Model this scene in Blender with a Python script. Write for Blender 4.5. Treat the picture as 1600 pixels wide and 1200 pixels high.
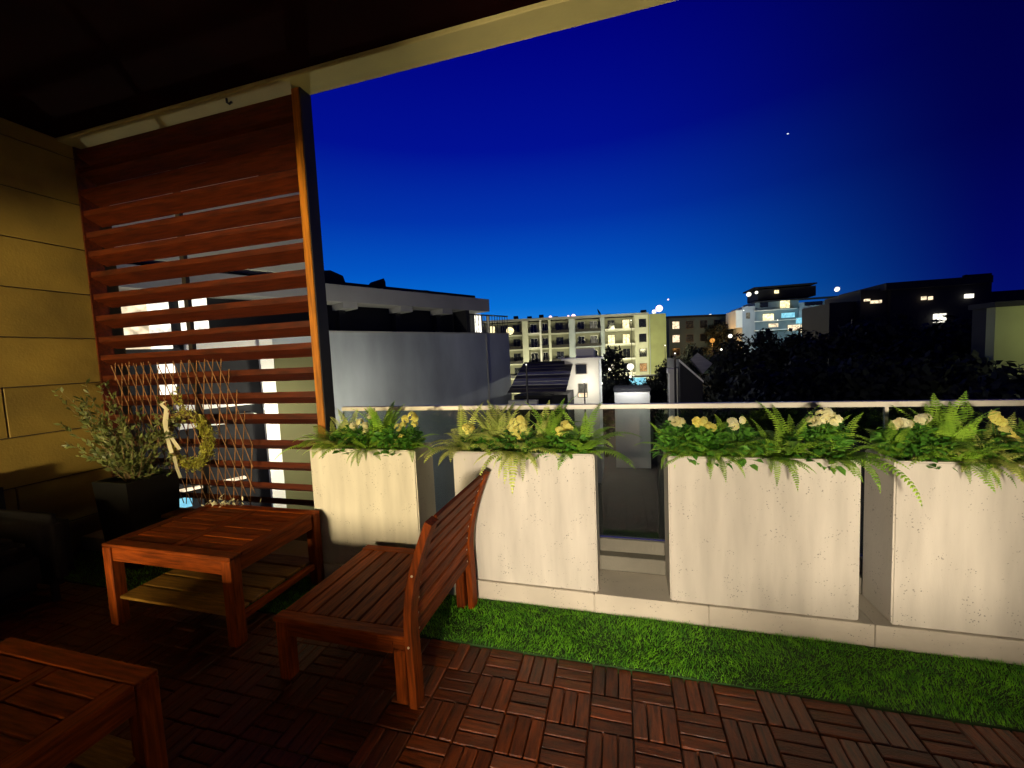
import bpy, bmesh, math, random
from math import radians as R, sin, cos, pi
from mathutils import Vector as V, Matrix, noise
random.seed(7)
S = bpy.context.scene
for o in list(bpy.data.objects): bpy.data.objects.remove(o)
COL = S.collection
D = bpy.data

# ------------------------------------------------------------------ camera
YAW, PIT, ROL, F = R(-15.33), R(-4.13), R(-2.57), 626.1
H = 1.5
fw = V((sin(YAW)*cos(PIT), cos(YAW)*cos(PIT), sin(PIT)))
rt = V((cos(YAW), -sin(YAW), 0)); up = rt.cross(fw)
rt, up = rt*cos(ROL)+up*sin(ROL), -rt*sin(ROL)+up*cos(ROL)
cd = D.cameras.new('camera'); cam = D.objects.new('camera', cd); COL.objects.link(cam)
cam.matrix_world = Matrix(((rt.x, up.x, -fw.x, 0), (rt.y, up.y, -fw.y, 0), (rt.z, up.z, -fw.z, H), (0, 0, 0, 1)))
cd.sensor_width = 36; cd.lens = 36*F/1600; cd.clip_start = .05; cd.clip_end = 3000
S.camera = cam

def at(px, py, ax, v):
    """point of the place seen at a photo pixel on the plane (axis ax) = v"""
    d = fw + rt*((px-800)/F) - up*((py-600)/F)
    o = V((0, 0, H)); return o + d*((v-o[ax])/d[ax])

# ------------------------------------------------------------------ world
W = D.worlds.new('World'); S.world = W; W.use_nodes = True
nt = W.node_tree; nt.nodes.clear()
def N(nt, t, **k):
    n = nt.nodes.new(t)
    for a, b in k.items(): setattr(n, a, b)
    return n
def L(nt, a, b): nt.links.new(a, b)
tc = N(nt, 'ShaderNodeTexCoord'); sep = N(nt, 'ShaderNodeSeparateXYZ'); L(nt, tc.outputs['Generated'], sep.inputs[0])
asin = N(nt, 'ShaderNodeMath', operation='ARCSINE'); L(nt, sep.outputs[2], asin.inputs[0])
el = N(nt, 'ShaderNodeMath', operation='DIVIDE'); L(nt, asin.outputs[0], el.inputs[0]); el.inputs[1].default_value = pi/2
def ramp(nt, fac, stops, interp='LINEAR'):
    r = N(nt, 'ShaderNodeValToRGB'); e = r.color_ramp; e.interpolation = interp
    while len(e.elements) < len(stops): e.elements.new(.5)
    for i, (p, c) in enumerate(stops): e.elements[i].position = p; e.elements[i].color = (*c, 1)
    if fac is not None: L(nt, fac, r.inputs[0])
    return r
near = ramp(nt, el.outputs[0], [(0, (.12, .28, .66)), (.03, (.022, .26, .78)), (.075, (.002, .17, .70)), (.13, (.0006, .095, .58)), (.20, (.0004, .036, .43)), (.29, (.0003, .006, .31)), (.42, (.0002, .0003, .22)), (.8, (.0001, .0002, .10))])
far = ramp(nt, el.outputs[0], [(0, (.0008, .006, .15)), (.08, (.0005, .0025, .12)), (.2, (.0003, .0005, .07)), (.42, (.0003, .0003, .04)), (.8, (.0003, .0003, .05))])
# horizontal direction to the sunset glow
gl = N(nt, 'ShaderNodeVectorMath', operation='DOT_PRODUCT')
hv = N(nt, 'ShaderNodeVectorMath', operation='MULTIPLY'); L(nt, tc.outputs['Generated'], hv.inputs[0]); hv.inputs[1].default_value = (1, 1, 0)
hn = N(nt, 'ShaderNodeVectorMath', operation='NORMALIZE'); L(nt, hv.outputs[0], hn.inputs[0])
ga = R(-24); L(nt, hn.outputs[0], gl.inputs[0]); gl.inputs[1].default_value = (sin(ga), cos(ga), 0)
gm = N(nt, 'ShaderNodeMapRange', interpolation_type='SMOOTHSTEP'); L(nt, gl.outputs['Value'], gm.inputs[0])
gm.inputs[1].default_value = .50; gm.inputs[2].default_value = 1.03
mx = N(nt, 'ShaderNodeMix', data_type='RGBA'); L(nt, gm.outputs[0], mx.inputs[0]); L(nt, far.outputs[0], mx.inputs[6]); L(nt, near.outputs[0], mx.inputs[7])
bg = N(nt, 'ShaderNodeBackground'); L(nt, mx.outputs[2], bg.inputs[0]); bg.inputs[1].default_value = .95
wo = N(nt, 'ShaderNodeOutputWorld'); L(nt, bg.outputs[0], wo.inputs[0])

vs = S.view_settings; vs.view_transform = 'Standard'; vs.look = 'None'; vs.exposure = 0; vs.gamma = 1
S.cycles.use_denoising = True
S.cycles.max_bounces = 6; S.cycles.diffuse_bounces = 1; S.cycles.transparent_max_bounces = 12; S.cycles.sample_clamp_indirect = 4

# ------------------------------------------------------------------ materials
def mat(name, col, rough=.6, var=.15, scale=8, bump=0, bscale=60, spec=.5, stretch=(1, 1, 1), col2=None, emit=None, estr=0, metal=0, coords='Object', percopy=0, pits=0):
    m = D.materials.new(name); m.use_nodes = True; t = m.node_tree; b = t.nodes['Principled BSDF']
    tx = N(t, 'ShaderNodeTexCoord'); mp = N(t, 'ShaderNodeMapping'); L(t, tx.outputs[coords], mp.inputs[0]); mp.inputs['Scale'].default_value = stretch
    vec = mp.outputs[0]
    oi = N(t, 'ShaderNodeObjectInfo')
    if percopy:
        ad = N(t, 'ShaderNodeVectorMath', operation='ADD'); cb = N(t, 'ShaderNodeCombineXYZ')
        ml = N(t, 'ShaderNodeMath', operation='MULTIPLY'); L(t, oi.outputs['Random'], ml.inputs[0]); ml.inputs[1].default_value = 50
        for i in range(3): L(t, ml.outputs[0], cb.inputs[i])
        L(t, mp.outputs[0], ad.inputs[0]); L(t, cb.outputs[0], ad.inputs[1]); vec = ad.outputs[0]
    n = N(t, 'ShaderNodeTexNoise'); n.inputs['Scale'].default_value = scale; n.inputs['Detail'].default_value = 5; L(t, vec, n.inputs['Vector'])
    c2 = col2 or tuple(c*(1-var*1.6) for c in col)
    rp = ramp(t, n.outputs[0], [(.32, c2), (.68, tuple(min(1, c*(1+var*.6)) for c in col))])
    out = rp.outputs[0]
    if percopy:
        hs = N(t, 'ShaderNodeHueSaturation'); mr = N(t, 'ShaderNodeMapRange'); L(t, oi.outputs['Random'], mr.inputs[0])
        mr.inputs[3].default_value = 1-percopy; mr.inputs[4].default_value = 1+percopy; L(t, mr.outputs[0], hs.inputs['Value']); L(t, out, hs.inputs['Color']); out = hs.outputs[0]
    hgt = None
    if pits:
        vo = N(t, 'ShaderNodeTexVoronoi'); vo.inputs['Scale'].default_value = pits; dn = N(t, 'ShaderNodeTexNoise'); dn.inputs['Scale'].default_value = pits*1.3; L(t, tx.outputs[coords], dn.inputs['Vector']); da_ = N(t, 'ShaderNodeMixRGB', blend_type='ADD'); da_.inputs[0].default_value = .012; L(t, tx.outputs[coords], da_.inputs[1]); L(t, dn.outputs['Color'], da_.inputs[2]); L(t, da_.outputs[0], vo.inputs['Vector'])
        n3 = N(t, 'ShaderNodeTexNoise'); n3.inputs['Scale'].default_value = pits*.16; L(t, tx.outputs[coords], n3.inputs['Vector'])
        th = N(t, 'ShaderNodeMapRange'); L(t, n3.outputs[0], th.inputs[0]); th.inputs[1].default_value = .42; th.inputs[2].default_value = .75; th.inputs[3].default_value = .0; th.inputs[4].default_value = .33
        lt = N(t, 'ShaderNodeMath', operation='LESS_THAN'); L(t, vo.outputs['Distance'], lt.inputs[0]); L(t, th.outputs[0], lt.inputs[1])
        mm = N(t, 'ShaderNodeMix', data_type='RGBA'); L(t, lt.outputs[0], mm.inputs[0]); L(t, out, mm.inputs[6]); mm.inputs[7].default_value = (*[c*.5 for c in col], 1); out = mm.outputs[2]; hgt = lt.outputs[0]
    L(t, out, b.inputs['Base Color'])
    b.inputs['Roughness'].default_value = rough; b.inputs['Specular IOR Level'].default_value = spec; b.inputs['Metallic'].default_value = metal
    if emit: b.inputs['Emission Color'].default_value = (*emit, 1); b.inputs['Emission Strength'].default_value = estr
    if bump:
        n2 = N(t, 'ShaderNodeTexNoise'); n2.inputs['Scale'].default_value = bscale; n2.inputs['Detail'].default_value = 4; L(t, vec, n2.inputs['Vector'])
        bp = N(t, 'ShaderNodeBump'); bp.inputs['Strength'].default_value = bump; bp.inputs['Distance'].default_value = .01; L(t, n2.outputs[0], bp.inputs['Height']); nn = bp.outputs[0]
        if hgt is not None:
            b2 = N(t, 'ShaderNodeBump', invert=True); b2.inputs['Strength'].default_value = .6; b2.inputs['Distance'].default_value = .004; L(t, hgt, b2.inputs['Height']); L(t, nn, b2.inputs['Normal']); nn = b2.outputs[0]
        L(t, nn, b.inputs['Normal'])
    return m
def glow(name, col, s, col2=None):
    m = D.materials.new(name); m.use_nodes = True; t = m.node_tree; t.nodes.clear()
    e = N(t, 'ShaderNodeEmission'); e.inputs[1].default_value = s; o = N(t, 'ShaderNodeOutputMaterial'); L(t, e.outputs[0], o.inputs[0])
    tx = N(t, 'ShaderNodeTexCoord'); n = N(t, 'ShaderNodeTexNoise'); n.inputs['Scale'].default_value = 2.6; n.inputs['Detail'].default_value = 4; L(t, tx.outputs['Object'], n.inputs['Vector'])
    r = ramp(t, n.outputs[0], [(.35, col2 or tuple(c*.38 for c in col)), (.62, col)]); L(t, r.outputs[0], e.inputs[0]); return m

M = {}
WD = (.23, .042, .002)
M['teak_x'] = mat('oiled_hardwood_x', WD, .62, .35, 6, .25, 30, stretch=(1.2, 14, 14), percopy=.34, spec=.15)
M['teak_y'] = mat('oiled_hardwood_y', WD, .62, .35, 6, .25, 30, stretch=(14, 1.2, 14), percopy=.34, spec=.15)
M['teak_z'] = mat('oiled_hardwood_z', WD, .62, .35, 6, .25, 30, stretch=(14, 14, 1.2), percopy=.28, spec=.15)
M['deck_x'] = mat('deck_wood_x', (.135, .028, .004), .33, .45, 5, .4, 26, stretch=(2, 16, 16), percopy=.38, coords='Object', spec=.36)
M['deck_y'] = mat('deck_wood_y', (.135, .028, .004), .33, .45, 5, .4, 26, stretch=(16, 2, 16), percopy=.38, coords='Object', spec=.36)
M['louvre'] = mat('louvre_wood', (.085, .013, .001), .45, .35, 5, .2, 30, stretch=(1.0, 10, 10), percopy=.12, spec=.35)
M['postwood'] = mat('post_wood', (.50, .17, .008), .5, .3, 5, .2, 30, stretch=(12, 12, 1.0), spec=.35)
M['shelf'] = mat('pale_shelf_wood', (.30, .15, .02), .5, .3, 6, .25, 30, stretch=(1.2, 14, 14), percopy=.15, spec=.3)  # paler, yellower wood for the shelf slats and the stand
M['under'] = mat('deck_underlay', (.012, .006, .004), .9)
M['planter'] = mat('cast_stone_planter', (.70, .655, .56), .8, .11, 3.2, .10, 90, pits=75, stretch=(3.2, 1, .45), coords='Object', percopy=.05)
M['ledge'] = mat('ledge_concrete', (.66, .60, .49), .8, .12, 3.0, .12, 80, pits=70)
M['kerb'] = mat('kerb_concrete', (.20, .19, .15), .85, .15, 4, .3, 80)
M['stone'] = mat('wall_cladding', (.27, .18, .026), .75, .2, 2.2, .2, 60, percopy=.10)
M['joint'] = mat('wall_backing', (.05, .035, .015), .9)
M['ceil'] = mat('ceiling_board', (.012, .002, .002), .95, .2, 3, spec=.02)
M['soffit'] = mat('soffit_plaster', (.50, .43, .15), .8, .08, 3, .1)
M['steel'] = mat('dark_steel', (.02, .016, .012), .5, .2, 5)
M['alu'] = mat('rail_aluminium', (.72, .68, .56), .38, .06, 6, spec=.6)
M['turf'] = mat('turf_backing', (.02, .06, .008), .9, .3, 30)
M['soil'] = mat('potting_soil', (.02, .013, .008), .95, .5, 30, .8, 60)
M['black'] = mat('black_pot', (.006, .006, .005), .5, .2, 6)
M['fabric'] = mat('charcoal_fabric', (.010, .009, .009), .9, .2, 40, .3, 200)
M['lath'] = mat('willow_lath', (.32, .15, .045), .7, .3, 20, percopy=.2)
M['ribbon'] = mat('pale_ribbon', (.70, .64, .40), .7, .15, 10)
M['screw'] = mat('screw_head', (.7, .6, .45), .4, .1, 6)
M['plaster'] = mat('interior_plaster', (.38, .34, .27), .8, .06, 3)
M['roomdark'] = mat('room_wall_paint', (.10, .07, .05), .8, .06, 3)
M['frame'] = mat('window_frame_grey', (.08, .075, .07), .5)

def leafmat(name, col, col2, tr=.35, rough=.45):
    m = mat(name, col, rough, .4, 16, col2=col2, percopy=.25, spec=.4)
    t = m.node_tree; b = t.nodes['Principled BSDF']; tl = N(t, 'ShaderNodeBsdfTranslucent'); ms = N(t, 'ShaderNodeMixShader'); ms.inputs[0].default_value = tr
    src = b.inputs['Base Color'].links[0].from_socket; L(t, src, tl.inputs[0])
    L(t, b.outputs[0], ms.inputs[1]); L(t, tl.outputs[0], ms.inputs[2]); L(t, ms.outputs[0], t.nodes['Material Output'].inputs[0]); return m
M['fern'] = leafmat('fern_leaflet', (.38, .60, .06), (.16, .36, .03))
M['fernlight'] = leafmat('pale_fern_leaflet', (.70, .74, .20), (.42, .56, .08))
M['leaf'] = leafmat('flower_plant_leaf', (.17, .42, .05), (.05, .20, .02))
M['petal'] = leafmat('yellow_petal', (.97, .88, .24), (.95, .80, .14), .25, .6)
M['petalpale'] = leafmat('pale_petal', (.97, .94, .52), (.95, .86, .34), .25, .6)
M['twig'] = mat('twig', (.20, .13, .05), .8, .3, 20)
M['olive'] = leafmat('grey_green_leaf', (.24, .27, .07), (.07, .11, .03))
M['moss'] = leafmat('moss_green', (.48, .46, .07), (.24, .25, .03))
M['grass'] = leafmat('turf_blade', (.17, .46, .012), (.05, .24, .008), .2, .5)
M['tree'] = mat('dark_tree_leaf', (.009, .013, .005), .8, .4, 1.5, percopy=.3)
M['bark'] = mat('bark', (.05, .035, .02), .9, .3, 5)
M['cblock'] = mat('grey_render', (.38, .42, .44), .85, .22, .35, .2, 6, stretch=(1, 1, .35))
M['cblock2'] = mat('parapet_render', (.30, .30, .28), .85, .10, .4, .1, 3)
M['darkwall'] = mat('dark_render', (.012, .012, .014), .85, .2, .5)
M['pale'] = mat('pale_render', (.55, .55, .42), .85, .12, .3, .1, 3)
M['recess_shade'] = mat('shade_darkened_render', (.22, .22, .15), .85, .12, .3)  # render darkened, the shade of the balcony recesses is in its colour
M['tealdark'] = mat('dark_teal_render', (.07, .11, .115), .85, .12, .3)  # dark blue-green base colour
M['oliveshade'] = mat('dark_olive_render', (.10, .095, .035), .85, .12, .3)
M['white'] = mat('white_render', (.78, .76, .68), .8, .06, .5)
M['olivewall'] = mat('olive_render', (.34, .36, .16), .85, .12, .3)
M['teal'] = mat('teal_render', (.16, .22, .24), .85, .12, .3)  # blue-green base colour
M['dglass'] = mat('dark_window_glass', (.012, .014, .018), .15, .1, 2, spec=.5)
M['roof'] = mat('roof_tile', (.10, .09, .07), .8, .5, 2.5, .5, 6, stretch=(.3, 1, 4))
M['roofpale'] = mat('roof_sheet', (.5, .5, .42), .7, .25, 2, .5, 6, stretch=(.3, 1, 5))
M['ground'] = mat('night_ground', (.03, .032, .025), .95, .5, .05)
M['road'] = mat('asphalt', (.05, .05, .05), .9, .2, .3)
M['w_warm'] = glow('window_light_warm', (1, .86, .45), 2.2)
M['w_white'] = glow('window_light_white', (1, .95, .80), 2.4)
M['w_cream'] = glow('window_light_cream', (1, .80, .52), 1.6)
M['w_orange'] = glow('window_light_orange', (1, .55, .22), .75)
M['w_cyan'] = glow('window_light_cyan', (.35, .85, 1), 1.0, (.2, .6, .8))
M['w_pink'] = glow('rooftop_light_pink', (1, .70, .78), 2.4, (1, .55, .6))
M['w_amber'] = glow('amber_light', (1, .42, .08), 1.2)
M['w_dim'] = glow('dim_window_light', (.36, .34, .26), .5)
M['star'] = glow('star_light', (.8, .9, 1), 1.4, (.8, .9, 1))
def glassmat():
    m = D.materials.new('balustrade_glass'); m.use_nodes = True; t = m.node_tree; t.nodes.clear()
    fr = N(t, 'ShaderNodeFresnel'); fr.inputs[0].default_value = 1.5
    ml = N(t, 'ShaderNodeMath', operation='MULTIPLY_ADD'); L(t, fr.outputs[0], ml.inputs[0]); ml.inputs[1].default_value = 1.3; ml.inputs[2].default_value = .02
    tr = N(t, 'ShaderNodeBsdfTransparent'); tr.inputs[0].default_value = (.80, .84, .80, 1)
    g = N(t, 'ShaderNodeBsdfGlossy'); g.inputs['Roughness'].default_value = .04
    ms = N(t, 'ShaderNodeMixShader'); L(t, ml.outputs[0], ms.inputs[0]); L(t, tr.outputs[0], ms.inputs[1]); L(t, g.outputs[0], ms.inputs[2])
    o = N(t, 'ShaderNodeOutputMaterial'); L(t, ms.outputs[0], o.inputs[0]); return m
M['glass'] = glassmat()

# ------------------------------------------------------------------ mesh helpers
class MB:
    def __init__(s): s.v = []; s.f = []; s.sm = False
    def add(s, vs, fs):
        n = len(s.v); s.v += [tuple(p) for p in vs]; s.f += [tuple(i+n for i in f) for f in fs]; return s
    def box(s, x0, x1, y0, y1, z0, z1, mtx=None, c=0):
        if x0 > x1: x0, x1 = x1, x0
        if y0 > y1: y0, y1 = y1, y0
        if z0 > z1: z0, z1 = z1, z0
        if not c:
            vs = [V((x, y, z)) for z in (z0, z1) for y in (y0, y1) for x in (x0, x1)]
            fs = [(0, 2, 3, 1), (4, 5, 7, 6), (0, 1, 5, 4), (2, 6, 7, 3), (0, 4, 6, 2), (1, 3, 7, 5)]
        else:
            b = bmesh.new(); bmesh.ops.create_cube(b, size=1)
            for v in b.verts: v.co = V(((x0+x1)/2+v.co.x*(x1-x0), (y0+y1)/2+v.co.y*(y1-y0), (z0+z1)/2+v.co.z*(z1-z0)))
            bmesh.ops.bevel(b, geom=b.edges[:], offset=c, segments=1, affect='EDGES')
            b.verts.index_update(); vs = [v.co.copy() for v in b.verts]; fs = [[v.index for v in f.verts] for f in b.faces]; b.free()
        if mtx: vs = [mtx @ v for v in vs]
        return s.add(vs, fs)
    def tube(s, pts, r, n=6, cap=True):
        pts = [V(p) for p in pts]; rr = r if isinstance(r, (list, tuple)) else [r]*len(pts)
        vs = []; fs = []
        for i, p in enumerate(pts):
            d = (pts[min(i+1, len(pts)-1)]-pts[max(i-1, 0)]).normalized()
            a = d.cross(V((0, 0, 1)));
            if a.length < .05: a = d.cross(V((0, 1, 0)))
            a.normalize(); b = d.cross(a)
            for k in range(n): t = 2*pi*k/n; vs.append(p+(a*cos(t)+b*sin(t))*rr[i])
        for i in range(len(pts)-1):
            for k in range(n): fs.append((i*n+k, i*n+(k+1) % n, (i+1)*n+(k+1) % n, (i+1)*n+k))
        if cap: fs += [tuple(range(n))[::-1], tuple((len(pts)-1)*n+k for k in range(n))]
        return s.add(vs, fs)
    def prism(s, poly, axis, a, b):
        """2-D polygon extruded along axis from a to b"""
        def P(u, v, w): return {0: (w, u, v), 1: (u, w, v), 2: (u, v, w)}[axis]
        n = len(poly); vs = [P(u, v, a) for u, v in poly]+[P(u, v, b) for u, v in poly]
        fs = [tuple(range(n))[::-1], tuple(range(n, 2*n))]+[(i, (i+1) % n, n+(i+1) % n, n+i) for i in range(n)]
        return s.add(vs, fs)
    def mesh(s, name):
        me = D.meshes.new(name); me.from_pydata(s.v, [], s.f); me.update()
        b = bmesh.new(); b.from_mesh(me); bmesh.ops.recalc_face_normals(b, faces=b.faces[:]) if len(b.faces) < 6000 else None; b.to_mesh(me); b.free()
        return me
    def build(s, name, m, parent=None, smooth=False):
        me = s.mesh(name); me.materials.append(M[m] if isinstance(m, str) else m)
        if smooth: me.polygons.foreach_set('use_smooth', [True]*len(me.polygons))
        return link(name, me, parent)
def link(name, me, parent=None, loc=None, rot=None, scale=None):
    o = D.objects.new(name, me); COL.objects.link(o)
    if parent: o.parent = parent
    if loc is not None: o.location = loc
    if rot is not None: o.rotation_euler = rot
    if scale is not None: o.scale = scale
    return o
def tag(o, label=None, cat=None, group=None, kind=None):
    if label: o['label'] = label
    if cat: o['category'] = cat
    if group: o['group'] = group
    if kind: o['kind'] = kind
    return o
def empty(name, loc, label, cat, group=None, rz=0):
    o = D.objects.new(name, None); COL.objects.link(o); o.location = loc; o.rotation_euler = (0, 0, rz); o.empty_display_size = .2
    return tag(o, label, cat, group)
def box(name, m, parent, *b, c=0):
    return MB().box(*b, c=c).build(name, m, parent)

# ================================================================== SETTING: the balcony
deck = tag(MB().box(-4.50, 6, -.62, 1.846, -.10, -.026).build('deck', 'under'), kind='structure')
# slats of the deck tiles: 3 slats to a square, alternating direction
PT = .1722; X0 = -.678; Y0 = 1.85
bx = MB().box(-.083, .083, -.0265, .0265, -.026, 0, c=.0035); mex = bx.mesh('deck_slat'); mex.materials.append(M['deck_x'])
by = MB().box(-.0265, .0265, -.083, .083, -.026, 0, c=.0035); mey = by.mesh('deck_slat'); mey.materials.append(M['deck_y'])
cand = []
for i in range(-23, 24):
    for j in range(0, 14):
        cx = X0+(i+.5)*PT; cy = Y0-(j+.5)*PT
        if cx < -4.4: continue
        for k in (-1, 0, 1):
            if (i+j) % 2 == 0: p = (cx, cy+k*PT/3, 0)
            else: p = (cx+k*PT/3, cy, 0)
            q = V(p)-V((0, 0, H)); w = q.dot(fw); vis = 0
            if w > .1:
                u_, v_ = 800+F*q.dot(rt)/w, 600-F*q.dot(up)/w
                if -40 < u_ < 1640 and v_ < 1260: vis = 1
                if u_ < 480 and w > 0: vis = .4
            cand.append((vis/max(.2, q.length), (i+j) % 2, p))
cand.sort(key=lambda t: -t[0])
rest = MB()
for n, (s_, par, p) in enumerate(cand):
    dz = random.uniform(-.0025, .0025); rot = (random.uniform(-.012, .012), random.uniform(-.012, .012), random.uniform(-.008, .008))
    if n < 298: link('deck_slat', mex if par == 0 else mey, deck, (p[0], p[1], dz), rot)
    elif p[0] < 2.9:
        src = bx if par == 0 else by
        Mx = Matrix.Translation((p[0], p[1], dz)); rest.add([Mx @ V(v) for v in src.v], src.f)
tag(rest.build('deck_slats', 'deck_y', deck), kind='stuff')

# artificial grass strip
tag(MB().box(-4.50, 6, 1.851, 2.233, -.10, .004).build('turf_strip', 'turf'), kind='structure')
g = MB(); rnd = random.Random(3)
for i in range(52000):
    x = rnd.uniform(-2.2, 2.9) if i % 8 else rnd.uniform(-4.4, -2.2); y = rnd.uniform(1.85, 2.232); h = rnd.uniform(.009, .022)*(1+.45*noise.noise(V((x*4, y*6, 0)))); a = rnd.uniform(0, 2*pi); w = .0016
    lean = V((rnd.gauss(0, .007)+.02*noise.noise(V((x*3, y*4, 5))), rnd.gauss(0, .007)+.02*noise.noise(V((x*3, y*4, 9))), 0)); b = V((x, y, .003)); s_ = V((cos(a), sin(a), 0))*w
    n = len(g.v); g.v += [tuple(b-s_), tuple(b+s_), tuple(b+lean+V((0, 0, h)))]; g.f.append((n, n+1, n+2))
tag(g.build('grass', 'grass'), 'short green artificial grass strip between wooden deck and concrete ledge', 'grass', kind='stuff')

# ledge that carries the planters, in cast pieces, and the kerb behind
ledge = tag(MB().box(-4.50, 6, 2.245, 2.50, -.1, .10).build('ledge', 'ledge'), kind='structure')
xs = [-4.5, -3.35, -2.15, -.95, -.18, .42, 1.16, 2.3, 3.5]
for a, b in zip(xs, xs[1:]):
    MB().box(a+.0015, b-.0015, 2.235, 2.508, -.02, .115, c=.003).build('ledge_slab', 'ledge', ledge)
tag(MB().box(-4.50, 6, 2.511, 2.72, -.1, .205, c=.004).build('kerb', 'kerb'), kind='structure')
tag(MB().box(-4.9, 6, 2.6, 2.8, -.9, -.102).build('slab_edge', 'kerb'), kind='structure')

# left wall: stone courses .385 tall
wl = tag(MB().box(-4.80, -4.515, -.9, 2.72, -.1, 3.47).build('side_wall', 'joint'), 'olive brown clad side wall at the left end of the balcony', 'wall')
z = .655-.385*2
while z < 3.45:
    z1 = min(z+.385, 3.478)
    off = (round(z/.385) % 2)*.6
    y = -.9-off
    while y < 2.5:
        a, b = max(y, -.9), min(y+1.7, 2.60)
        if b-a > .05: MB().box(-4.520, -4.50-.0008*random.random(), a+.004, b-.004, max(z, -.02)+.0045, z1-.0045, c=.004).build('wall_panel', 'stone', wl)
        y += 1.7
    z += .385

# ceiling slab, pale soffit strip at its outer edge
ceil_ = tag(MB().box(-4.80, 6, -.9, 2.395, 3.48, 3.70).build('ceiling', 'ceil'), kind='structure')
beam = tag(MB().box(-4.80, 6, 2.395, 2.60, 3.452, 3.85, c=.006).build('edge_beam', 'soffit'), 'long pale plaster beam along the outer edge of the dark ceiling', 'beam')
hk = tag(MB().tube([(-2.72, 2.43, 3.455), (-2.72, 2.43, 3.425), (-2.70, 2.43, 3.41), (-2.675, 2.43, 3.42)], .008).build('ceiling_hook', 'steel'), 'small dark hook screwed into the pale beam above the slatted screen', 'hook')

# slatted wooden screen
scr = empty('slatted_screen', (-3.3, 2.5, .4), 'tall red brown wooden louvre screen between the side wall and the glass railing', 'screen')
zs = [.27, .448, .574, .745, .921, 1.123, 1.295, 1.474, 1.657, 1.823, 2.006, 2.195, 2.387, 2.563, 2.73, 2.91, 3.09, 3.27, 3.42]
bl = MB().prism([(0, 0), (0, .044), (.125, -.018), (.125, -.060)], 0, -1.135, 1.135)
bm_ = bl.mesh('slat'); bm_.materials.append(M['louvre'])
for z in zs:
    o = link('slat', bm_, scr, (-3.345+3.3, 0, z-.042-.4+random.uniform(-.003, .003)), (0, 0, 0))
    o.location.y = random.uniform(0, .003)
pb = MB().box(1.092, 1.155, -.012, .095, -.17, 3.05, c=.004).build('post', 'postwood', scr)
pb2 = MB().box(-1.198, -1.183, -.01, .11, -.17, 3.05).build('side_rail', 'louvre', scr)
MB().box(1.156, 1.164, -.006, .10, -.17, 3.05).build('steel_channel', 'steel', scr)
pbk = MB().box(-.30, -.255, .127, .16, -.17, 3.05).build('back_post', 'steel', scr)

# glass balustrade
ba = empty('glass_balustrade', (0, 2.6, .205), 'glass railing with thin pale metal cap rail behind the planters', 'railing')
MB().box(-2.06, 6, -.022, .022, .928, .958, c=.003).build('cap_rail', 'alu', ba)
MB().box(-2.06, 6, -.03, .03, 0.002, .085, c=.003).build('base_channel', 'kerb', ba)
for a, b in ((-2.06, -.36), (-.35, 1.366), (1.384, 3.1), (3.118, 4.8)):
    MB().box(a, b, -.006, .006, .086, .927).build('glass_pane', 'glass', ba)
MB().box(1.367, 1.383, -.008, .008, .086, .927).build('joint_strip', 'alu', ba)

# ================================================================== planters
def planter(x0, x1, label):
    y0, y1, z0, z1 = 2.250, 2.500, .1155, .922
    r = empty('planter_box', ((x0+x1)/2, (y0+y1)/2, z0), label, 'planter', 'cast stone planters along the ledge')
    w = (x1-x0)/2; d = (y1-y0)/2; h = z1-z0; t = .035
    b = bmesh.new(); bmesh.ops.create_cube(b, size=1)
    for v in b.verts: v.co = V((v.co.x*2*w, v.co.y*2*d, (v.co.z+.5)*h))
    bmesh.ops.bevel(b, geom=b.edges[:], offset=.007, segments=3, affect='EDGES')
    top = max(b.faces, key=lambda f: f.calc_center_median().z*10+f.calc_area())
    r2 = bmesh.ops.inset_individual(b, faces=[top], thickness=t-.007); bmesh.ops.translate(b, verts=top.verts, vec=(0, 0, 0))
    ex = bmesh.ops.extrude_face_region(b, geom=[top]); vv = [e for e in ex['geom'] if isinstance(e, bmesh.types.BMVert)]
    bmesh.ops.translate(b, verts=vv, vec=(0, 0, -.12)); bmesh.ops.delete(b, geom=[top], context='FACES_ONLY')
    me = D.meshes.new('box'); b.to_mesh(me); b.free(); me.materials.append(M['planter']); link('box', me, r)
    so = MB(); nx, ny = 24, 8
    vs = [(-w+t+.002+(2*w-2*t-.004)*i/nx, -d+t+.002+(2*d-2*t-.004)*j/ny, h-.035+.012*noise.noise(V((i*.5+x0*9, j*.5, 0)))) for j in range(ny+1) for i in range(nx+1)]
    so.add(vs, [(j*(nx+1)+i, j*(nx+1)+i+1, (j+1)*(nx+1)+i+1, (j+1)*(nx+1)+i) for j in range(ny) for i in range(nx)]); so.build('soil', 'soil', r, True)
PL = [(-2.085, -1.278), (-1.018, -.157), (.230, 1.100), (1.231, 2.10)]
planter(*PL[0], 'leftmost planter box, beside the slatted screen with the table leg in front of it')
planter(*PL[1], 'planter box directly behind the curved backrest of the wooden chair')
planter(*PL[2], 'wide planter box just right of the open gap in the planter row')
planter(*PL[3], 'rightmost planter box, cut off by the right edge of the photo')

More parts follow.
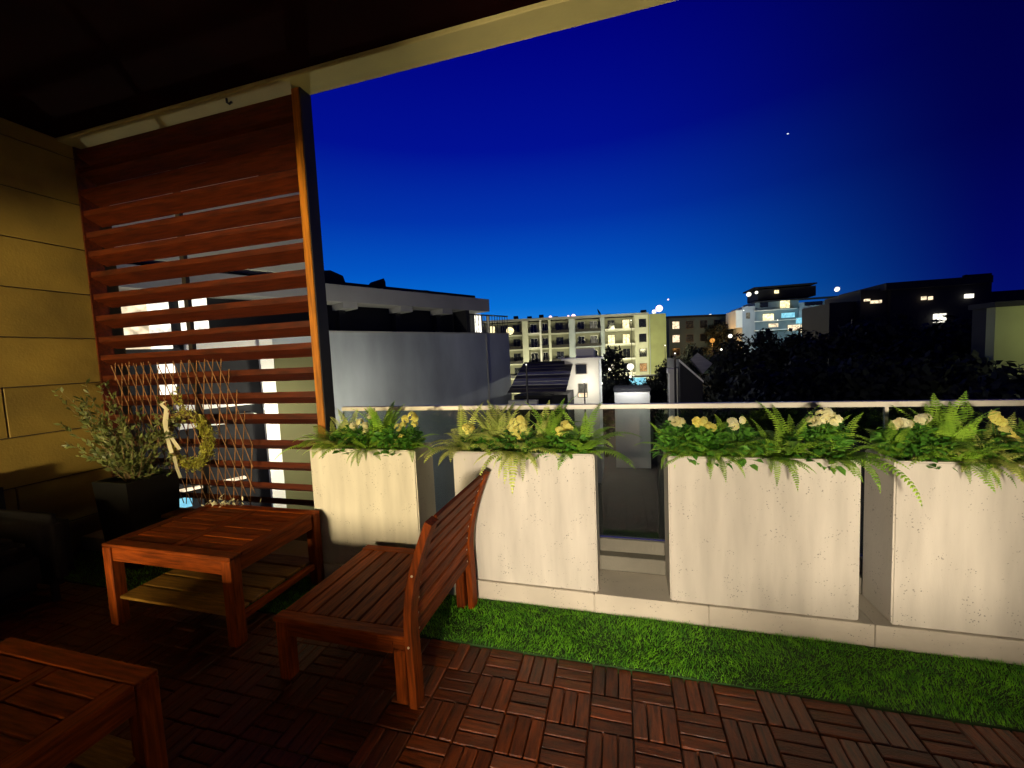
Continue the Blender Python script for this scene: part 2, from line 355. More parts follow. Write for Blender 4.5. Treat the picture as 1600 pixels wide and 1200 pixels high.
# ---- ferns
def frond_mesh(name, length, e0, e1, wmax, n=26, seed=0, dens=1):
    rd = random.Random(seed); m = MB(); pts = []; p = V((0, 0, 0)); st = length/n
    sway = rd.uniform(-.35, .35)
    dirs = []
    for i in range(n+1):
        t = i/n; e = R(e0+(e1-e0)*t**1.15); a = sway*t*t
        d = V((cos(e)*cos(a), cos(e)*sin(a), sin(e))); pts.append(p.copy()); dirs.append(d); p = p+d*st
    m.tube(pts[::3]+[pts[-1]], [.0022*(1-.8*k/len(pts[::3])) for k in range(len(pts[::3])+1)], 3, False)
    for i in range(3, n):
        t = i/n; w = wmax*min(1, (t/.22)**.8)*(1-t**2.2)**.9 if t < 1 else 0
        if w < .002: continue
        d = dirs[i]; aa = sway*t*t; side = V((sin(aa), -cos(aa), 0)); nrm = side.cross(d).normalized()
        for s_ in (-1, 1):
            ww = w*rd.uniform(.85, 1.1); b = pts[i]; fwd = .35+rd.uniform(-.08, .08); droop = -.18+rd.uniform(-.15, .12)
            tip = b+(side*s_+d*fwd+nrm*droop).normalized()*ww
            mid = b+(side*s_+d*fwd*.6+nrm*.05).normalized()*ww*.5
            hw = st*.42
            m.add([b-d*hw*.5, b+d*hw*.6, mid+d*hw+nrm*.001, tip, mid-d*hw*.8+nrm*.001], [(0, 1, 2, 4), (4, 2, 3)])
    me = D.meshes.new(name); me.from_pydata(m.v, [], m.f); me.update(); return me
FR = {}
for k, (ln, e0, e1, w) in {'up': (.25, 84, 30, .038), 'arch': (.25, 62, -30, .042), 'low': (.26, 38, -50, .042), 'hang': (.36, 30, -86, .044), 'short': (.15, 68, 0, .028)}.items():
    for sd in range(3):
        for mt in ('fern', 'fernlight'):
            me = frond_mesh('frond', ln, e0, e1, w, seed=sd+len(k)*7); me.materials.append(M[mt]); FR[k, sd, mt] = me
ZS = .885
def fern(x, y, label, n=9, mt='fern', kinds=('up', 'arch', 'low', 'short'), sc=1.0, extra=(), bias=None):
    r = empty('fern_plant', (x, y, ZS), label, 'fern', 'ferns growing in the planters')
    MB().tube([(0, 0, -.025), (0, 0, .012)], [.022, .012], 6).build('crown', 'twig', r)
    n = int(n*2.1); sc *= 1.45*(1.14 if x < -.1 else 1)
    for i in range(n):
        a = 2*pi*i/n+random.uniform(-.3, .3)
        k = random.choice(kinds)
        if sin(a) > .35 and k in ('low', 'hang'): k = 'up'
        link('frond', FR[k, random.randrange(3), mt], r, (0.01*cos(a), .01*sin(a), .005), (0, random.uniform(-.12, .12), a), [sc*random.uniform(.75, 1.15)]*3)
    for (k, az, s_) in extra:
        link('frond', FR[k, random.randrange(3), mt], r, (.01*cos(R(az)), .01*sin(R(az)), .02), (0, 0, R(az)), [s_]*3)
    return r
# ---- flowering plants
def leaf_pts(L_, W_, curl):
    return [(0, 0, 0), (L_*.3, W_*.42, .1*L_), (L_*.68, W_*.5, .1*L_-curl*.4), (L_, 0, -curl), (L_*.68, -W_*.5, .1*L_-curl*.4), (L_*.3, -W_*.42, .1*L_), (L_*.35, 0, .03*L_), (L_*.7, 0, .03*L_-curl*.5)]
LF = [(0, 1, 6), (1, 2, 7, 6), (2, 3, 7), (3, 4, 7), (4, 5, 6, 7), (5, 0, 6)]
def foliage(seed, n=230, rad=.12, hgt=.175, Ls=.046, W_=.024):
    rd = random.Random(seed); m = MB()
    for i in range(n):
        a = rd.uniform(0, 2*pi); r_ = rad*rd.random()**.5; z = hgt*rd.random()*(1-.5*r_/rad); el_ = rd.uniform(-.3, 1.0); s_ = rd.uniform(.6, 1.2)
        X = Matrix.Translation((r_*cos(a), r_*sin(a), z)) @ Matrix.Rotation(a+rd.gauss(0, .6), 4, 'Z') @ Matrix.Rotation(-el_, 4, 'Y') @ Matrix.Rotation(rd.gauss(0, .5), 4, 'X')
        m.add([X @ V(p)*1 for p in [tuple(c*s_ for c in q) for q in leaf_pts(Ls, W_, .012)]], LF)
    for i in range(5):
        a = rd.uniform(0, 2*pi); m.tube([(0, 0, -.02), (.03*cos(a), .03*sin(a), hgt*.5), (.05*cos(a), .05*sin(a), hgt*.9)], [.003, .0025, .0015], 4, False)
    return m
FOL = []
for s_ in range(4):
    me = foliage(s_+20).mesh('leaves'); me.materials.append(M['leaf']); FOL.append(me)
def flower_head(seed, mt, n=9, rad=.021):
    """a cluster of small five-petalled blossoms"""
    rd = random.Random(seed); m = MB()
    for i in range(n):
        u_ = V((rd.gauss(0, .9), -abs(rd.gauss(.5, .6)), rd.gauss(.5, .7))).normalized(); c = u_*rad
        a = u_.orthogonal().normalized(); b = u_.cross(a); pr_ = rd.uniform(.010, .015)
        for k in range(5):
            t = 2*pi*k/5+rd.random()*.2; d = a*cos(t)+b*sin(t); sd = a*-sin(t)+b*cos(t)
            m.add([c, c+d*pr_*.55+sd*pr_*.48+u_*.003, c+d*pr_+sd*pr_*.25+u_*rd.uniform(-.002, .006), c+d*pr_-sd*pr_*.25+u_*rd.uniform(-.002, .006), c+d*pr_*.55-sd*pr_*.48+u_*.003], [(0, 1, 2, 3, 4)])
    me = D.meshes.new('flower_head'); me.from_pydata(m.v, [], m.f); me.update(); me.materials.append(M[mt]); return me
FH = {mt: [flower_head(i, mt, 15+3*i) for i in range(4)] for mt in ('petal', 'petalpale')}
def flowering(x, y, label, heads, mt='petal', sc=1.0):
    r = empty('flowering_plant', (x, y, ZS), label, 'flowering plant', 'yellow flowering plants in the planters')
    link('leaves', random.choice(FOL), r, (0, 0, 0), (0, 0, random.uniform(0, 6)), [sc*1.15]*3)
    hc = sum((at(a_, b_, 1, y)-V((x, y, ZS)) for a_, b_ in heads), V())/len(heads)
    link('leaves', random.choice(FOL), r, (hc.x, .01, max(.0, hc.z-.125)), (0, 0, random.uniform(0, 6)), [sc*.80]*3)
    for (px, py) in heads:
        p = at(px, py, 1, y-.035+random.uniform(-.01, .01))-V((x, y, ZS))
        link('flower_head', random.choice(FH[mt]), r, p, (random.uniform(-.3, .3), random.uniform(-.4, .4), random.uniform(-.6, .6)), [random.uniform(.8, 1.1)]*3)
    # leafy stems that carry the blossoms
    st = MB()
    for (px, py) in heads:
        p = at(px, py, 1, y-.035)-V((x, y, ZS)); st.tube([(p.x*.2, p.y*.2, -.01), (p.x*.7, p.y*.6, p.z*.6), (p.x, p.y, p.z-.01)], [.003, .0025, .002], 4, False)
    st.build('flower_stems', 'leaf', r)
    return r
def fx(px, py, y): return at(px, py, 1, y).x
# planter 1
fern(-2.01, 2.36, 'fern at the far left end of the leftmost planter, beside the screen post', 11, sc=.80, kinds=('arch', 'low', 'short'))
fern(-1.90, 2.31, 'second fern from the screen in the leftmost planter, leaning over its front edge', 9, sc=.65, kinds=('arch', 'short', 'low'), mt='fernlight')
flowering(-1.80, 2.38, 'pale yellow flowers left of centre in the leftmost planter', [(553, 666), (563, 660), (572, 665), (578, 650), (583, 644), (571, 674)], 'petalpale')
fern(-1.60, 2.42, 'tall upright fern whose tips rise above the rail in the leftmost planter', 8, sc=.85, kinds=('up', 'short'), extra=(('up', 100, 1.45), ('up', 60, 1.35), ('up', 180, 1.3), ('up', 0, 1.2)))
flowering(-1.46, 2.36, 'bright yellow flowers at the right of the leftmost planter', [(634, 655), (644, 650), (648, 662), (622, 668), (630, 664), (627, 683), (618, 690), (650, 655)], 'petal')
fern(-1.66, 2.30, 'dark green fern hanging a short tip over the middle of the leftmost planter front', 7, sc=.7, kinds=('low', 'arch'), extra=(('hang', -85, .62), ('hang', -110, .5), ('hang', -60, .4)))
fern(-1.37, 2.34, 'small fern at the right end of the leftmost planter', 8, sc=.55, kinds=('arch', 'short', 'low'))
fern(-1.92, 2.45, 'upright fern at the back left of the leftmost planter', 7, sc=.75, kinds=('up', 'short'), mt='fernlight')
# planter 2
fern(-.97, 2.35, 'pale fern spilling over the left corner of the planter behind the chair', 11, mt='fernlight', sc=.78, kinds=('arch', 'low'), extra=(('hang', 190, .6), ('hang', 215, .55), ('hang', -70, .35)))
flowering(-.90, 2.40, 'single yellow bloom near the left end of the planter behind the chair', [(728, 668), (732, 676), (736, 670)], 'petal', .8)
fern(-.74, 2.38, 'pale curled fern left of the tall yellow flowers behind the chair', 9, mt='fernlight', sc=.8, kinds=('up', 'arch'))
flowering(-.62, 2.34, 'tall cream and yellow flowers in the middle of the planter behind the chair', [(803, 660), (813, 656), (817, 668), (800, 668), (806, 682), (812, 688), (798, 690), (808, 672), (818, 662)], 'petal')
fern(-.60, 2.30, 'fern with four long fronds drooping down the planter front behind the chair', 7, mt='fernlight', sc=.7, kinds=('low', 'arch'), extra=(('hang', -125, 1.05), ('hang', -108, .8), ('hang', -95, .95), ('hang', -84, 1.2), ('hang', -70, .85), ('hang', -50, .72), ('hang', -140, .6)))
fern(-.43, 2.42, 'tall dark green fern reaching over the rail behind the chair', 9, sc=.95, kinds=('up', 'arch'), extra=(('up', 110, 1.1), ('up', 60, 1.15)))
flowering(-.33, 2.36, 'small yellow flowers at the right of the planter behind the chair', [(883, 664), (889, 668), (874, 674), (880, 672)], 'petal', .9)
fern(-.23, 2.34, 'bright green fern reaching right over the open gap from the planter behind the chair', 11, mt='fern', sc=.85, kinds=('arch', 'low', 'short'), extra=(('low', -12, .85), ('low', 10, .8), ('arch', -35, .8), ('low', -50, .7)))
fern(-.82, 2.44, 'pale upright fern at the back left of the planter behind the chair', 7, sc=.8, kinds=('up', 'arch'), mt='fernlight')
fern(-.52, 2.44, 'pale upright fern at the back middle of the planter behind the chair', 7, sc=.8, kinds=('up', 'short'), mt='fernlight')
# planter 3
fern(.27, 2.38, 'leafy fern at the left corner of the wide planter right of the gap', 9, sc=.65, kinds=('arch', 'short', 'up'), extra=(('low', -95, .5), ('hang', -90, .45), ('hang', -120, .5)))
flowering(.33, 2.40, 'faded cream flowers at the left end of the wide planter', [(1056, 658), (1063, 660), (1050, 656)], 'petalpale', 1.0)
flowering(.44, 2.37, 'bright yellow flowers second from left in the wide planter', [(1092, 661), (1099, 657), (1106, 665), (1113, 668), (1088, 658)], 'petal')
fern(.46, 2.31, 'fern hanging over the left half of the wide planter front', 8, sc=.75, kinds=('low', 'arch'), extra=(('hang', -105, .62), ('hang', -85, .68), ('hang', -50, .62)))
flowering(.60, 2.37, 'pair of small pale blooms in the middle of the wide planter', [(1147, 665), (1158, 657), (1144, 660)], 'petalpale')
fern(.68, 2.36, 'mid green fern in the middle of the wide planter', 10, sc=.72, kinds=('arch', 'low', 'short'))
fern(.74, 2.30, 'fern with two thin fronds hanging down the middle of the wide planter', 7, sc=.7, kinds=('low', 'arch'), extra=(('hang', -100, .72), ('hang', -80, .8)))
fern(.84, 2.36, 'bright upright fern left of the large cream flower head in the wide planter', 8, sc=.9, kinds=('up', 'arch'), extra=(('up', 30, .9),))
flowering(.95, 2.36, 'large cream flower head at the right of the wide planter', [(1283, 648), (1291, 645), (1298, 650), (1277, 658), (1306, 657), (1288, 655), (1268, 658)], 'petalpale')
fern(1.03, 2.31, 'fern with one long frond drooping past the right corner of the wide planter', 8, sc=.75, kinds=('arch', 'low'), extra=(('hang', -58, 1.15), ('hang', -72, .8), ('low', -60, .7), ('low', 5, .8)))
fern(.55, 2.45, 'upright fern at the back of the wide planter, left of its middle', 7, sc=.7, kinds=('up', 'short'))
fern(1.02, 2.45, 'upright fern at the back right of the wide planter', 7, sc=.75, kinds=('up', 'short'))
# planter 4
fern(1.29, 2.38, 'fern at the left corner of the rightmost planter', 9, sc=.7, kinds=('arch', 'short', 'up'))
flowering(1.38, 2.38, 'pale yellow flowers at the left of the rightmost planter', [(1402, 660), (1411, 661), (1418, 663), (1439, 656), (1446, 653), (1395, 664)], 'petalpale')
fern(1.50, 2.40, 'tall fern crossing the rail in the rightmost planter', 9, sc=.95, kinds=('up', 'arch'), extra=(('up', 90, 1.2), ('up', 60, 1.1)))
fern(1.50, 2.30, 'fern spilling low over the front of the rightmost planter', 9, mt='fern', sc=.85, kinds=('low', 'arch'), extra=(('hang', -80, .6), ('hang', -55, .6), ('hang', -110, .5)))
fern(1.62, 2.30, 'pale fern spilling over the rightmost planter front near the photo edge', 9, mt='fernlight', sc=.85, kinds=('low', 'arch'), extra=(('hang', -90, .6), ('hang', -60, .7), ('hang', -120, .6)))
flowering(1.70, 2.36, 'deep yellow flowers near the right edge of the photo in the rightmost planter', [(1550, 650), (1557, 655), (1563, 660), (1574, 680), (1582, 688), (1592, 692), (1569, 672), (1578, 694)], 'petal')
fern(1.80, 2.38, 'fern behind the deep yellow flowers at the right edge of the photo', 9, sc=.85, kinds=('up', 'arch'))

# ================================================================== furniture
def bar(name, m, parent, x0, x1, y0, y1, z0, z1, c=.004): return MB().box(x0, x1, y0, y1, z0, z1, c=c).build(name, m, parent)
def low_table(x0, x1, y0, y1, z, label, nb=8):
    r = empty('low_table', ((x0+x1)/2, (y0+y1)/2, 0), label, 'table', 'matching slatted low tables'); a = (x1-x0)/2; b = (y1-y0)/2; lg = .065
    for sx in (-1, 1):
        for sy in (-1, 1):
            bar('leg', 'teak_z', r, sx*a, sx*(a-lg), sy*b, sy*(b-lg), 0, z-.022)
    for sy in (-1, 1):
        bar('apron', 'teak_x', r, -a+lg+.002, a-lg-.002, sy*(b-.008), sy*(b-.034), z-.105, z-.024)
        bar('top_rail', 'teak_x', r, -a, a, sy*b, sy*(b-.07), z-.021, z)
    for sx in (-1, 1):
        bar('apron', 'teak_y', r, sx*(a-.008), sx*(a-.034), -b+lg+.002, b-lg-.002, z-.105, z-.024)
        bar('top_rail', 'teak_y', r, sx*a, sx*(a-.07), -b+.072, b-.072, z-.021, z)
    bar('top_rail', 'teak_y', r, -.032, .032, -b+.072, b-.072, z-.023, z-.002)
    wb = (2*b-.144)/nb
    for i in range(nb):
        for (u0, u1) in ((-a+.073, -.035), (.035, a-.073)):
            zz = z-.002+random.uniform(-.002, .001)
            bar('top_slat', 'teak_x', r, u0, u1, -b+.072+i*wb+.004, -b+.072+(i+1)*wb-.004, zz-.018, zz, c=.003)
    ns = 5; ws = (2*b-.03)/ns
    for sx in (-1, 1): bar('shelf_bearer', 'teak_y', r, sx*(a-.012), sx*(a-.05), -b+lg+.002, b-lg-.002, .115, .152)
    for i in range(ns):
        bar('shelf_slat', 'shelf', r, -a+.052, a-.052, -b+.015+i*ws+.008, -b+.015+(i+1)*ws-.008, .153, .170, c=.003)
    return r
low_table(-2.985, -2.015, 1.565, 2.225, .50, 'slatted wooden low table with lower shelf, in front of the screen and leftmost planter')
low_table(-2.42, -1.605, .31, .955, .45, 'slatted wooden low table in the dark lower left corner', 7)

def lounge_chair():
    r = empty('lounge_chair', (-1.26, 1.81, 0), 'wooden armless lounge chair with slatted seat and curved back seen from behind', 'chair')
    def bb(n, m, x0, x1, y0, y1, z0, z1, c=.004): return bar(n, m, r, x0+1.26, x1+1.26, y0-1.81, y1-1.81, z0, z1, c)
    ya, yb = 1.445, 2.175; z = .315; xf = -1.615; xr = -.93
    for y0, y1 in ((ya, ya+.06), (yb-.06, yb)):
        bb('leg', 'teak_z', xf, xf+.06, y0, y1, 0, z-.024)
        bb('leg', 'teak_z', -.985, -.932, y0, y1, 0, z-.07)
    for y0, y1 in ((ya+.004, ya+.03), (yb-.03, yb-.004)):
        bb('side_apron', 'teak_x', xf+.062, -.99, y0, y1, z-.092, z-.025)
        bb('side_apron_end', 'teak_x', -.988, -.93, y0, y1, z-.068, z-.025)
    for y0, y1 in ((ya-.006, ya+.055), (yb-.055, yb+.006)): bb('side_rail', 'teak_x', xf-.006, -.925, y0, y1, z-.023, z)
    bb('front_apron', 'teak_y', xf+.006, xf+.03, ya+.062, yb-.062, z-.09, z-.025)
    bb('rear_rail', 'teak_y', -.975, -.94, ya+.062, yb-.062, z-.10, z-.025)
    n = 8; w = (xr-.012-(xf+.0))/n
    for i in range(n):
        bb('seat_slat', 'teak_y', xf+i*w+.004, xf+(i+1)*w-.005, ya+.057, yb-.057, z-.02, z-.002+random.uniform(-.001, .001), c=.003)
    # curved stiles
    def cx(z): return -.908+.012*sin(max(0, 1-z/.5)*pi*.5) + (.135*((max(0, z-.33))/.5)**1.75)
    def stile(y0, y1):
        m = MB(); k = 18; zt = .83; vs = []; fs = []
        for i in range(k+1):
            zz = zt*i/k; x = cx(zz); hw = .017
            sl = (cx(zz+.01)-cx(zz-.01))/.02; nx, nz = 1/math.hypot(1, sl), -sl/math.hypot(1, sl)
            for s_ in (-1, 1):
                for y in (y0, y1): vs.append((x+s_*hw*nx+1.26, y-1.81, max(0, zz+s_*hw*nz*(zz > .2))))
        for i in range(k):
            a = i*4; b = a+4
            for p, q in ((0, 1), (1, 3), (3, 2), (2, 0)): fs.append((a+p, a+q, b+q, b+p))
        fs += [(0, 1, 3, 2), (k*4, k*4+1, k*4+3, k*4+2)]
        return m.add(vs, fs).build('back_stile', 'teak_z', r)
    stile(ya-.012, ya+.055); stile(yb-.055, yb+.012)
    nb = 8
    for i in range(nb):
        zc = .31+.50*i/(nb-1); h = .0295; x = cx(zc); sl = (cx(zc+.01)-cx(zc-.01))/.02; an = math.atan(sl)
        X = Matrix.Translation((x+1.26-.003, 0, zc)) @ Matrix.Rotation(an, 4, 'Y')
        o = MB().box(-.009, .009, ya+.057-1.81, yb-.057-1.81, -h, h, X, c=.003).build('back_slat', 'teak_y', r)
        for y in (ya+.075-1.81, yb-.075-1.81):
            q = X @ V((.0095, y, 0)); m = MB(); m.tube([q, q+(X.to_3x3() @ V((.0016, 0, 0)))], .0045, 8); m.build('screw_head', 'screw', r)
    for zc, y in ((.60, ya-.0125), (.28, ya-.0125)):
        MB().tube([(cx(zc)+1.26, y-1.81, zc), (cx(zc)+1.26, y-1.8135, zc)], .005, 8).build('screw_head', 'screw', r)
lounge_chair()

# dark armchair against the side wall
def armchair():
    r = empty('armchair', (-4.05, 1.25, 0), 'dark upholstered armchair in shadow against the side wall at the left edge', 'armchair', rz=R(90))
    # local: x along Y of world, y towards -X (the wall)
    def rb(n, x0, x1, y0, y1, z0, z1, bev=.06):
        b = bmesh.new(); bmesh.ops.create_cube(b, size=1)
        for v in b.verts: v.co = V(((x0+x1)/2+v.co.x*(x1-x0), (y0+y1)/2+v.co.y*(y1-y0), (z0+z1)/2+v.co.z*(z1-z0)))
        bmesh.ops.bevel(b, geom=b.edges[:], offset=bev, segments=4, affect='EDGES')
        me = D.meshes.new(n); b.to_mesh(me); b.free(); me.materials.append(M['fabric']); me.polygons.foreach_set('use_smooth', [True]*len(me.polygons)); return link(n, me, r)
    rb('seat', -.40, .40, -.42, .22, .12, .40); rb('seat_cushion', -.30, .30, -.44, .16, .38, .50, .05)
    rb('backrest', -.40, .52, .20, .42, .12, .80, .09); rb('armrest', -.52, -.36, -.44, .30, .10, .58); rb('armrest', .36, .52, -.44, .30, .10, .58)
    for sx in (-.42, .42):
        for sy in (-.36, .34): MB().tube([(sx, sy, 0), (sx, sy, .13)], .022, 8).build('leg', 'black', r)
armchair()

# pot with shrub, trellis, wreath
pot = empty('plant_pot', (-3.72, 2.22, 0), 'tall square black plant pot in the corner left of the low table', 'pot')
m = MB(); a, b, h = .15, .185, .68
vs = [(s_*w, t_*w, z) for w, z in ((a, 0), (b, h), (b-.02, h), (b-.03, h-.05)) for s_, t_ in ((-1, -1), (1, -1), (1, 1), (-1, 1))]
fs = [(3, 2, 1, 0), (12, 13, 14, 15)]+[(k*4+i, k*4+(i+1) % 4, k*4+4+(i+1) % 4, k*4+4+i) for k in range(3) for i in range(4)]
m.add(vs, fs).build('pot_body', 'black', pot)
MB().box(-.15, .15, -.15, .15, h-.048, h-.03).build('soil', 'soil', pot)
def twig_leaf(m_leaf, p, d, s_, rd):
    a = d.cross(V((rd.gauss(0, 1), rd.gauss(0, 1), rd.gauss(0, 1)))).normalized()
    d2 = (d+a*rd.uniform(.4, 1.1)).normalized(); w = d2.cross(V((rd.gauss(0, 1), rd.gauss(0, 1), rd.gauss(0, 1)))).normalized()*s_*.2
    m_leaf.add([p, p+d2*s_*.5+w, p+d2*s_, p+d2*s_*.5-w], [(0, 1, 2, 3)])
def branch(m_tw, m_lf, p0, p1, sag, nl, ls, rd, r0=.004):
    pts = []
    for i in range(9):
        t = i/8; p = V(p0).lerp(V(p1), t)+V((rd.gauss(0, .008), rd.gauss(0, .008), -sag*4*t*(t-1)*-1)); pts.append(p)
    m_tw.tube(pts, [r0*(1-.8*i/8) for i in range(9)], 4, False)
    for i in range(nl):
        t = .15+.85*rd.random(); k = min(7, int(t*8)); p = pts[k].lerp(pts[k+1], t*8-k); twig_leaf(m_lf, p, (pts[k+1]-pts[k]).normalized(), ls*rd.uniform(.6, 1.3), rd)
rd = random.Random(5)
sh = empty('potted_shrub', (-3.72, 2.22, .66), 'bushy grey green shrub spreading from the black pot towards the side wall', 'shrub')
tw, lf = MB(), MB()
for i in range(60):
    if i < 34: e = V((rd.uniform(-.68, -.15), rd.uniform(-.12, .18), rd.uniform(.12, .78)))
    else: e = V((rd.uniform(-.45, .42), rd.uniform(-.12, .18), rd.uniform(-.02, .50)))
    branch(tw, lf, (rd.uniform(-.05, .05), rd.uniform(-.05, .05), -.04), e, rd.uniform(-.06, .03), 46, .046, rd)
tw.build('branches', 'twig', sh); tag(lf.build('foliage', 'olive', sh), kind='stuff')
# expanding willow trellis leaning on the screen
tr = empty('lattice_trellis', (-3.4, 2.43, .40), 'thin diamond lattice trellis leaning on the louvre screen behind the low table', 'trellis')
def clipseg(p, d, poly):
    """segment of the line p+t*d inside a convex polygon"""
    t0, t1 = -9, 9; n = len(poly)
    for i in range(n):
        a = poly[i]; b = poly[(i+1) % n]; nx, ny = -(b[1]-a[1]), b[0]-a[0]
        den = nx*d[0]+ny*d[1]; num = nx*(a[0]-p[0])+ny*(a[1]-p[1])
        if abs(den) < 1e-9: continue
        t = num/den
        if den > 0: t0 = max(t0, t)
        else: t1 = min(t1, t)
    return (t0, t1) if t1-t0 > .08 else None
poly = [(-3.90, .40), (-2.80, .40), (-2.78, 1.02), (-2.98, 1.56), (-4.22, 1.57), (-4.20, 1.20)]
ctr = (-3.4, 1.0)
for (dx, dz), k0, yy in (((.42, -1.0), 17, -.006), ((-.16, -1.0), 17, .006)):
    ln = math.hypot(dx, dz); d = (dx/ln, dz/ln); nrm = (-d[1], d[0])
    for k in range(-k0, k0):
        o_ = (k+.5)*.083; p = (ctr[0]+nrm[0]*o_, ctr[1]+nrm[1]*o_); c = clipseg(p, d, poly)
        if not c: continue
        t0 = c[0]-.02*random.random(); t1 = c[1]+.03*random.random()
        A_ = V((p[0]+d[0]*t0+3.4, yy, p[1]+d[1]*t0-.40)); B_ = V((p[0]+d[0]*t1+3.4, yy, p[1]+d[1]*t1-.40)); md = (A_+B_)/2+V((random.gauss(0, .006), 0, 0))
        MB().tube([A_, md, B_], .0036, 5).build('lath', 'lath', tr)
# wreath
wr = empty('twig_wreath', (-3.33, 2.36, .95), 'round mossy twig wreath with pale ribbon hung on the lattice trellis', 'wreath')
rw = .205; tw, lf, ms_ = MB(), MB(), MB()
for k in range(16):
    ph = rd.uniform(0, 6); n = 26; am = rd.uniform(.008, .025)
    tw.tube([((rw+am*cos(5*t+ph))*cos(t), am*sin(4*t+ph)*.8, (rw+am*sin(3*t+ph))*sin(t)) for t in [2*pi*i/n for i in range(n+1)]], .0028, 4, False)
for k in range(2600):
    t = rd.uniform(-2.2, .9) if rd.random() < .75 else rd.uniform(0, 6.28)
    p = V(((rw+rd.gauss(0, .022))*cos(t), rd.gauss(0, .018), (rw+rd.gauss(0, .022))*sin(t)))
    twig_leaf(ms_, p, V((-sin(t), rd.gauss(0, .3), cos(t))).normalized(), rd.uniform(.016, .036), rd)
for k in range(16):
    t = rd.uniform(1.4, 4.4); a = V((rw*cos(t), -.01, rw*sin(t))); branch(tw, lf, a, a+V((rd.uniform(-.30, .05), rd.uniform(-.08, .02), rd.uniform(-.12, .2))), .02, 26, .032, rd, .003)
for k in range(9):
    a = V((.05, 0, .3)); branch(tw, ms_, (rd.uniform(-.02, .14), -.01, .16), (rd.uniform(-.12, -.02), -.02, rd.uniform(.30, .42)), 0, 22, .025, rd, .003)
tw.build('twig_ring', 'twig', wr); tag(lf.build('leaf_sprigs', 'olive', wr), kind='stuff'); tag(ms_.build('moss', 'moss', wr), kind='stuff')
rb_ = MB()
for pts, w in (([(-.15, -.04, .26), (-.155, -.06, .15), (-.145, -.06, .02), (-.13, -.05, -.10)], .018), ([(-.14, -.045, .22), (-.12, -.08, .1), (-.08, -.06, .0), (-.04, -.05, -.07)], .016), ([(-.14, -.04, .24), (-.17, -.06, .29), (-.15, -.04, .31)], .015), ([(-.12, -.04, -.13), (-.09, -.05, -.22), (-.06, -.05, -.30)], .012)):
    vs = []; n = len(pts)
    for i, p in enumerate(pts): vs += [(p[0]-w, p[1], p[2]), (p[0], p[1]-.012, p[2]-.004), (p[0]+w, p[1]+.004, p[2])]
    rb_.add(vs, [(i*3+j, i*3+j+1, i*3+j+4, i*3+j+3) for i in range(n-1) for j in range(2)])
rb_.build('ribbon', 'ribbon', wr)
# dried flower bunch lying on the table's back edge, small stand next to the pot
dr = MB(); dt = MB()
for k in range(60):
    a = V((-2.80+rd.gauss(0, .09), 2.18+rd.gauss(0, .025), .503)); twig_leaf(dr, a+V((0, 0, abs(rd.gauss(0, .018)))), V((rd.gauss(0, 1), rd.gauss(0, .4), .5)).normalized(), rd.uniform(.02, .05), rd)
dro = empty('dried_bunch', (0, 0, 0), 'small bunch of pale dried leaves on the back edge of the low table', 'dried leaves'); tag(dr.build('dry_leaf', 'ribbon', dro), kind='stuff')
st = empty('small_stand', (-3.42, 2.33, 0), 'small low wooden stand between black pot and low table', 'stand')
bar('stand_top', 'shelf', st, -.19, .19, -.08, .08, .335, .36)
for sx in (-1, 1): bar('stand_leg', 'shelf', st, sx*.185, sx*.155, -.07, .07, 0, .334)

# ================================================================== the flat behind the camera, whose lit room lights the balcony
fac = empty('house_front', (0, -.75, 0), 'rendered house wall with window and door behind the balcony', 'house wall')
def wb(n, *b, m='plaster', p=None): return MB().box(*b).build(n, m, p or fac)
W1 = (-4.2, -1.74, .47, 1.92); DR = (-.475, .25, 2.2); W2 = (.25, .80, .66)  # openings and sill heights shaped to steer the lamplight over the balcony
wb('wall', -4.50, W1[0], -.15, .05, -.02, 3.478); wb('wall', W1[1], DR[0], -.15, .05, -.02, 3.478); wb('wall', W2[1], 6, -.15, .05, -.02, 3.478)
wb('wall', -2.8, W1[1], -.15, .05, -.02, W1[2]); wb('wall', W1[0], -2.801, -.15, .05, -.02, .79); wb('wall', W1[0], W1[1], -.15, .05, W1[3], 3.478)
wb('wall', DR[0], W2[1], -.15, .05, DR[2], 3.478); wb('wall', W2[0]+.03, W2[1], -.15, .05, -.02, W2[2])
wb('window_sill', -2.8, W1[1], .052, .11, W1[2]-.04, W1[2], m='frame'); wb('window_sill', W2[0]+.03, W2[1], .052, .11, W2[2]-.04, W2[2], m='frame')
wb('door_frame', W2[0]-.015, W2[0]+.028, -.08, 0, 0, DR[2]-.002, m='frame'); wb('door_frame', DR[0]+.002, DR[0]+.03, -.08, 0, 0, DR[2]-.002, m='frame')
tag(MB().box(-5, 2, -7.2, -.905, -.12, -.02).build('room_floor', 'roomdark'), kind='structure')
rw_ = empty('room_shell', (0, -3, 0), 'two plastered rooms behind the balcony wall, parted by a thin wall', 'rooms')
wb('back_wall', -5, 2, -4.2, -4.1, -.018, 3.0, p=rw_, m='roomdark'); wb('side_wall', -5.1, -5, -4.1, 2.09, -.018, 3.0, p=rw_, m='roomdark'); wb('side_wall', 2, 2.1, -4.1, 2.09, -.018, 3.0, p=rw_, m='roomdark')
wb('room_ceiling', -5, 2, -4.1, 2.09, 3.0, 3.1, p=rw_, m='roomdark'); wb('partition', -.98, -.86, -4.1, 2.09, -.018, 2.998, p=rw_, m='roomdark')
def uvs(n1, n2, r_):
    m = MB(); vs = [(r_*sin(pi*i/n1)*cos(2*pi*j/n2), r_*sin(pi*i/n1)*sin(2*pi*j/n2), r_*cos(pi*i/n1)) for i in range(n1+1) for j in range(n2)]
    return m.add(vs, [(i*n2+j, i*n2+(j+1) % n2, (i+1)*n2+(j+1) % n2, (i+1)*n2+j) for i in range(n1) for j in range(n2)])
